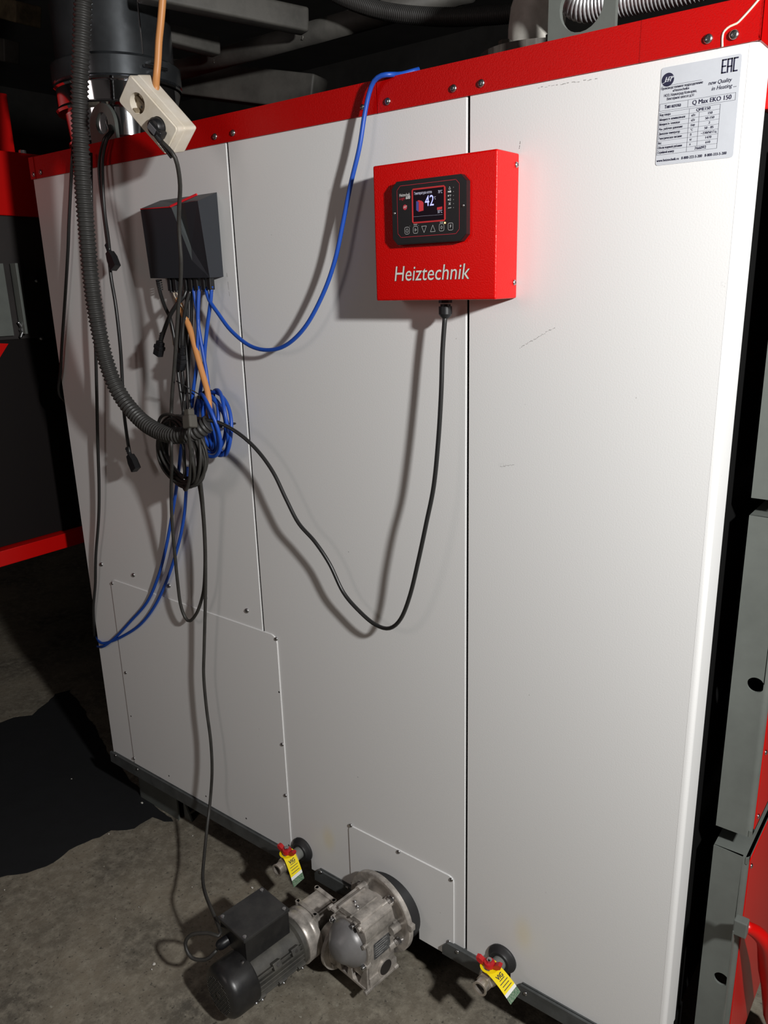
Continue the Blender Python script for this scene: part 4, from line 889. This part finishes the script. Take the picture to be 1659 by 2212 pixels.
bm = B(); lathe(bm, (.058, -.055, -.100), (1, 0, 0), [(0, .0235), (.006, .0235), (.0065, .0205)], 32); gp_('bearing_rim', bm, CAST)
bm = B(); lathe(bm, (.0645, -.055, -.100), (1, 0, 0), [(0, .0195), (.001, .019)], 32); gp_('bearing_cap', bm, OILG)
# dome cover
dc = Vector((.002, -.108, -.020))
bm = B(); lathe(bm, dc, (0, -1, 0), [(0, .068), (.006, .068), (.008, .066), (.008, .058)], 48); gp_('cover_ring', bm, CAST)
bm = B(); lathe(bm, dc + Vector((0, -.006, 0)), (0, -1, 0), [(0, .0595), (.010, .0585), (.020, .054), (.042, .032), (.047, .026), (.050, .018), (.0505, .0001)], 48); dm = gp_('dome_cover', bm, CASTD)
for a in (72, -38, -92, 150):
    a = math.radians(a); q = dc + Vector((.065 * math.cos(a), -.004, .065 * math.sin(a)))
    bm = B(); lathe(bm, q, (0, -1, 0), [(-.01, .010), (.005, .010)], 14); gp_('bolt_lug', bm, CAST)
    bm = B(); lathe(bm, q + Vector((0, -.005, 0)), (0, -1, 0), [(0, .0078), (.0012, .0078), (.0012, .0062), (.008, .0062), (.0088, .005), (.0088, .003), (.005, .003)], 14); gp_('cover_bolt', bm, CHROME)
# input side: round flange, small gearbox, adapter ring
bm = B(); lathe(bm, (-.052, -.085, -.092), (-1, 0, 0), [(0, .050), (.008, .050), (.008, .066), (.018, .066), (.020, .064), (.020, .04), (.06, .038)], 48); gp_('input_flange', bm, CAST)
bm = B(); box(bm, -.195, -.125, -.120, -.056, -.128, -.026, .004); box(bm, -.199, -.121, -.122, -.110, -.030, -.018, .0015); box(bm, -.199, -.121, -.058, -.046, -.030, -.018, .0015); box(bm, -.190, -.130, -.112, -.056, -.028, -.0215, .001)
box(bm, -.199, -.121, -.13, -.046, -.138, -.130, .0015)
for x in (-.195, -.125):
    for y in (-.119, -.052): lathe(bm, (x, y, -.03), (0, 0, 1), [(0, .006), (.012, .006)], 10)
gp_('first_gearbox', bm, CAST)
mc = Vector((-.158, 0, -.083))
bm = B(); lathe(bm, mc + Vector((0, -.118, 0)), (0, -1, 0), [(0, .052), (.006, .066), (.012, .068), (.022, .068), (.024, .0665), (.026, .068), (.046, .069), (.049, .067), (.050, .060)], 64); gp_('adapter_ring', bm, CAST)
# motor body with cooling fins
bm = B(); lathe(bm, mc + Vector((0, -.166, 0)), (0, -1, 0), [(0, .063), (.012, .062), (.018, .055), (.165, .053)], 56)
gp_('end_shield', bm, MOTORF)
for k in range(26):
    a = math.radians(-150 + k * 11.2)
    if 38 < math.degrees(a) < 140: continue
    bm = B(); box(bm, .050, .0635, -.322, -.182, -.0016, .0016, .0006, 1, M=Matrix.Translation(mc) @ Matrix.Rotation(-a, 4, 'Y')); gp_('cooling_fin', bm, MOTORF, False)
for a, ys in ((28, (-.205, -.262)), (-28, (-.19, -.25, -.315)), (-55, (-.315,))):
    for y in ys:
        bm = B(); M = Matrix.Translation(mc) @ Matrix.Rotation(-math.radians(a), 4, 'Y'); box(bm, .048, .068, y - .012, y + .012, -.009, .009, .002, M=M); gp_('mounting_pad', bm, MOTORF, False)
        bm = B(); lathe(bm, (.067, y, 0), (1, 0, 0), [(0, .0045), (.004, .004)], 10); bmesh.ops.transform(bm, matrix=M, verts=bm.verts); gp_('pad_bolt', bm, SCREW)
# fan cover with grille
bm = B(); lathe(bm, mc + Vector((0, -.322, 0)), (0, -1, 0), [(-.004, .064), (0, .0665), (.052, .066), (.062, .064), (.069, .058), (.073, .050), (.0735, .046)], 64, cap=False); bmesh.ops.recalc_face_normals(bm, faces=bm.faces)
fcv = gp_('fan_cover', bm, MOTORD)
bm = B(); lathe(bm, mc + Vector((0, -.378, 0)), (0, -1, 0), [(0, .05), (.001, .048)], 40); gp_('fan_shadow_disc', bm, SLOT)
bm = B(); R_ = .046; yf = -.3955
for sgn in (1, -1):
    for k in range(-6, 7):
        off = k * .0075; hl_ = math.sqrt(max(0, R_ ** 2 - off ** 2))
        if hl_ < .008: continue
        a = math.radians(35 * sgn + 20); d = Vector((math.cos(a), 0, math.sin(a))); nn = Vector((-math.sin(a), 0, math.cos(a)))
        p = mc + Vector((0, yf, 0)) + nn * off - d * hl_; q = mc + Vector((0, yf, 0)) + nn * off + d * hl_
        sweep(bm, [p, q], .0009, 5)
g_ = gp_('fan_grille', bm, MOTORF); g_['kind'] = 'stuff'
bm = B(); lathe(bm, mc + Vector((0, yf, 0)), (0, -1, 0), [(0, .009), (.001, .009)], 20); gp_('grille_hub', bm, MOTOR)
for a in (75, -25, -110, 165):
    a = math.radians(a); q = mc + Vector((.0665 * math.cos(a), -.333, .0665 * math.sin(a))); bm = B(); lathe(bm, q, (math.cos(a), 0, math.sin(a)), [(0, .0052), (.003, .004), (.0035, .001)], 12); gp_('cover_screw', bm, SCREW)
# terminal box
bm = B(); tx0, tx1, ty0, ty1, tz = -.243, -.137, -.326, -.192, .040
plate(bm, [[(tx0 + .004, -.020), (tx1, -.030), (tx1, tz - .004), (tx0, tz - .004)]], ty0 + .003, ty1, 'y'); box(bm, tx1 - .05, tx1 - .004, ty0 + .01, ty1 - .005, -.05, -.02)
tb = gp_('terminal_box', bm, MOTORD, False)
bm = B(); box(bm, tx0 - .003, tx1 + .003, ty0 - .002, ty1 + .003, tz - .005, tz + .003, .002); gp_('terminal_lid', bm, MOTOR, False)
for x in (tx0 + .007, tx1 - .007):
    for y in (ty0 + .007, ty1 - .007): bm = B(); lathe(bm, (x, y, tz + .003), (0, 0, 1), [(0, .0055), (.002, .005), (.0025, .002)], 12); gp_('lid_screw', bm, SCREW)
bm = B(); q = Vector((-.215, ty0, -.010)); lathe(bm, q, (-.25, -1, -.25), [(-.004, .0125), (.008, .0135), (.018, .013), (.024, .010), (.028, .006)], 18); gp_('cable_gland', bm, BLK)
bm = B(); plate(bm, [[(-.245, -.345), (-.17, -.31), (-.20, -.30), (-.25, -.32)]], .028, .030, 'z'); 
bm.free()
# ------------------------------------------------------------------ soot patch and crumbs on the floor
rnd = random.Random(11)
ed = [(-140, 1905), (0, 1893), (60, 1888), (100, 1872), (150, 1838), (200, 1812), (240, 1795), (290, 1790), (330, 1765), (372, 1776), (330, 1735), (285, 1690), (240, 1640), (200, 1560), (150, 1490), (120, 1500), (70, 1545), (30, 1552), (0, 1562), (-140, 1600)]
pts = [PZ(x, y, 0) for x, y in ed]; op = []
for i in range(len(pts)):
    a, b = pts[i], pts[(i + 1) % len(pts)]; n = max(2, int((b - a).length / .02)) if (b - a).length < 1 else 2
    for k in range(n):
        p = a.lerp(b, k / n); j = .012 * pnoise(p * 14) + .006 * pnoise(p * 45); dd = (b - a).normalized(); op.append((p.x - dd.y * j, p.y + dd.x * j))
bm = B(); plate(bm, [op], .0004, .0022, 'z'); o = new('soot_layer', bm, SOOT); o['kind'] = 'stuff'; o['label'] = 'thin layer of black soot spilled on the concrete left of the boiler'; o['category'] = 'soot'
CRL = {(416, 1806): 'small pale crumb on the concrete just below the support foot', (307, 1735): 'largest pale crumb, beside the left end of the support foot', (235, 1802): 'pale crumb at the lower edge of the soot',
       (333, 2083): 'pale crumb left of the motor fan cover', (328, 2095): 'tiny crumb directly below the pale crumb left of the fan cover', (155, 1683): 'small pale crumb in the middle of the black soot', (10, 1923): 'pale crumb at the left picture edge below the soot',
       (415, 1917): 'pale crumb left of the hanging motor cable', (300, 1960): 'faint small crumb on open floor left of the motor cable shadow', (545, 1918): 'pale crumb on the floor above the motor terminal box', (250, 1985): 'faint crumb on open floor below the soot'}
for px, py, s in ((416, 1806, .5), (307, 1735, 1.0), (235, 1802, .6), (333, 2083, .8), (328, 2095, .4), (155, 1683, .5), (10, 1923, .5), (415, 1917, .4), (300, 1960, .3), (545, 1918, .8), (250, 1985, .3)):
    q = PZ(px, py, 0.002); bm = B(); bmesh.ops.create_icosphere(bm, subdivisions=1, radius=.0052 * s)
    for v in bm.verts: v.co = Vector((v.co.x * rnd.uniform(.7, 1.5), v.co.y * rnd.uniform(.6, 1.2), v.co.z * .6)) * rnd.uniform(.8, 1.2)
    o = new('paint_chip', bm, CHIP, None, False, (q.x, q.y, .0035)); tag(o, CRL[(px, py)], 'crumb', 'pale crumbs scattered on the floor')
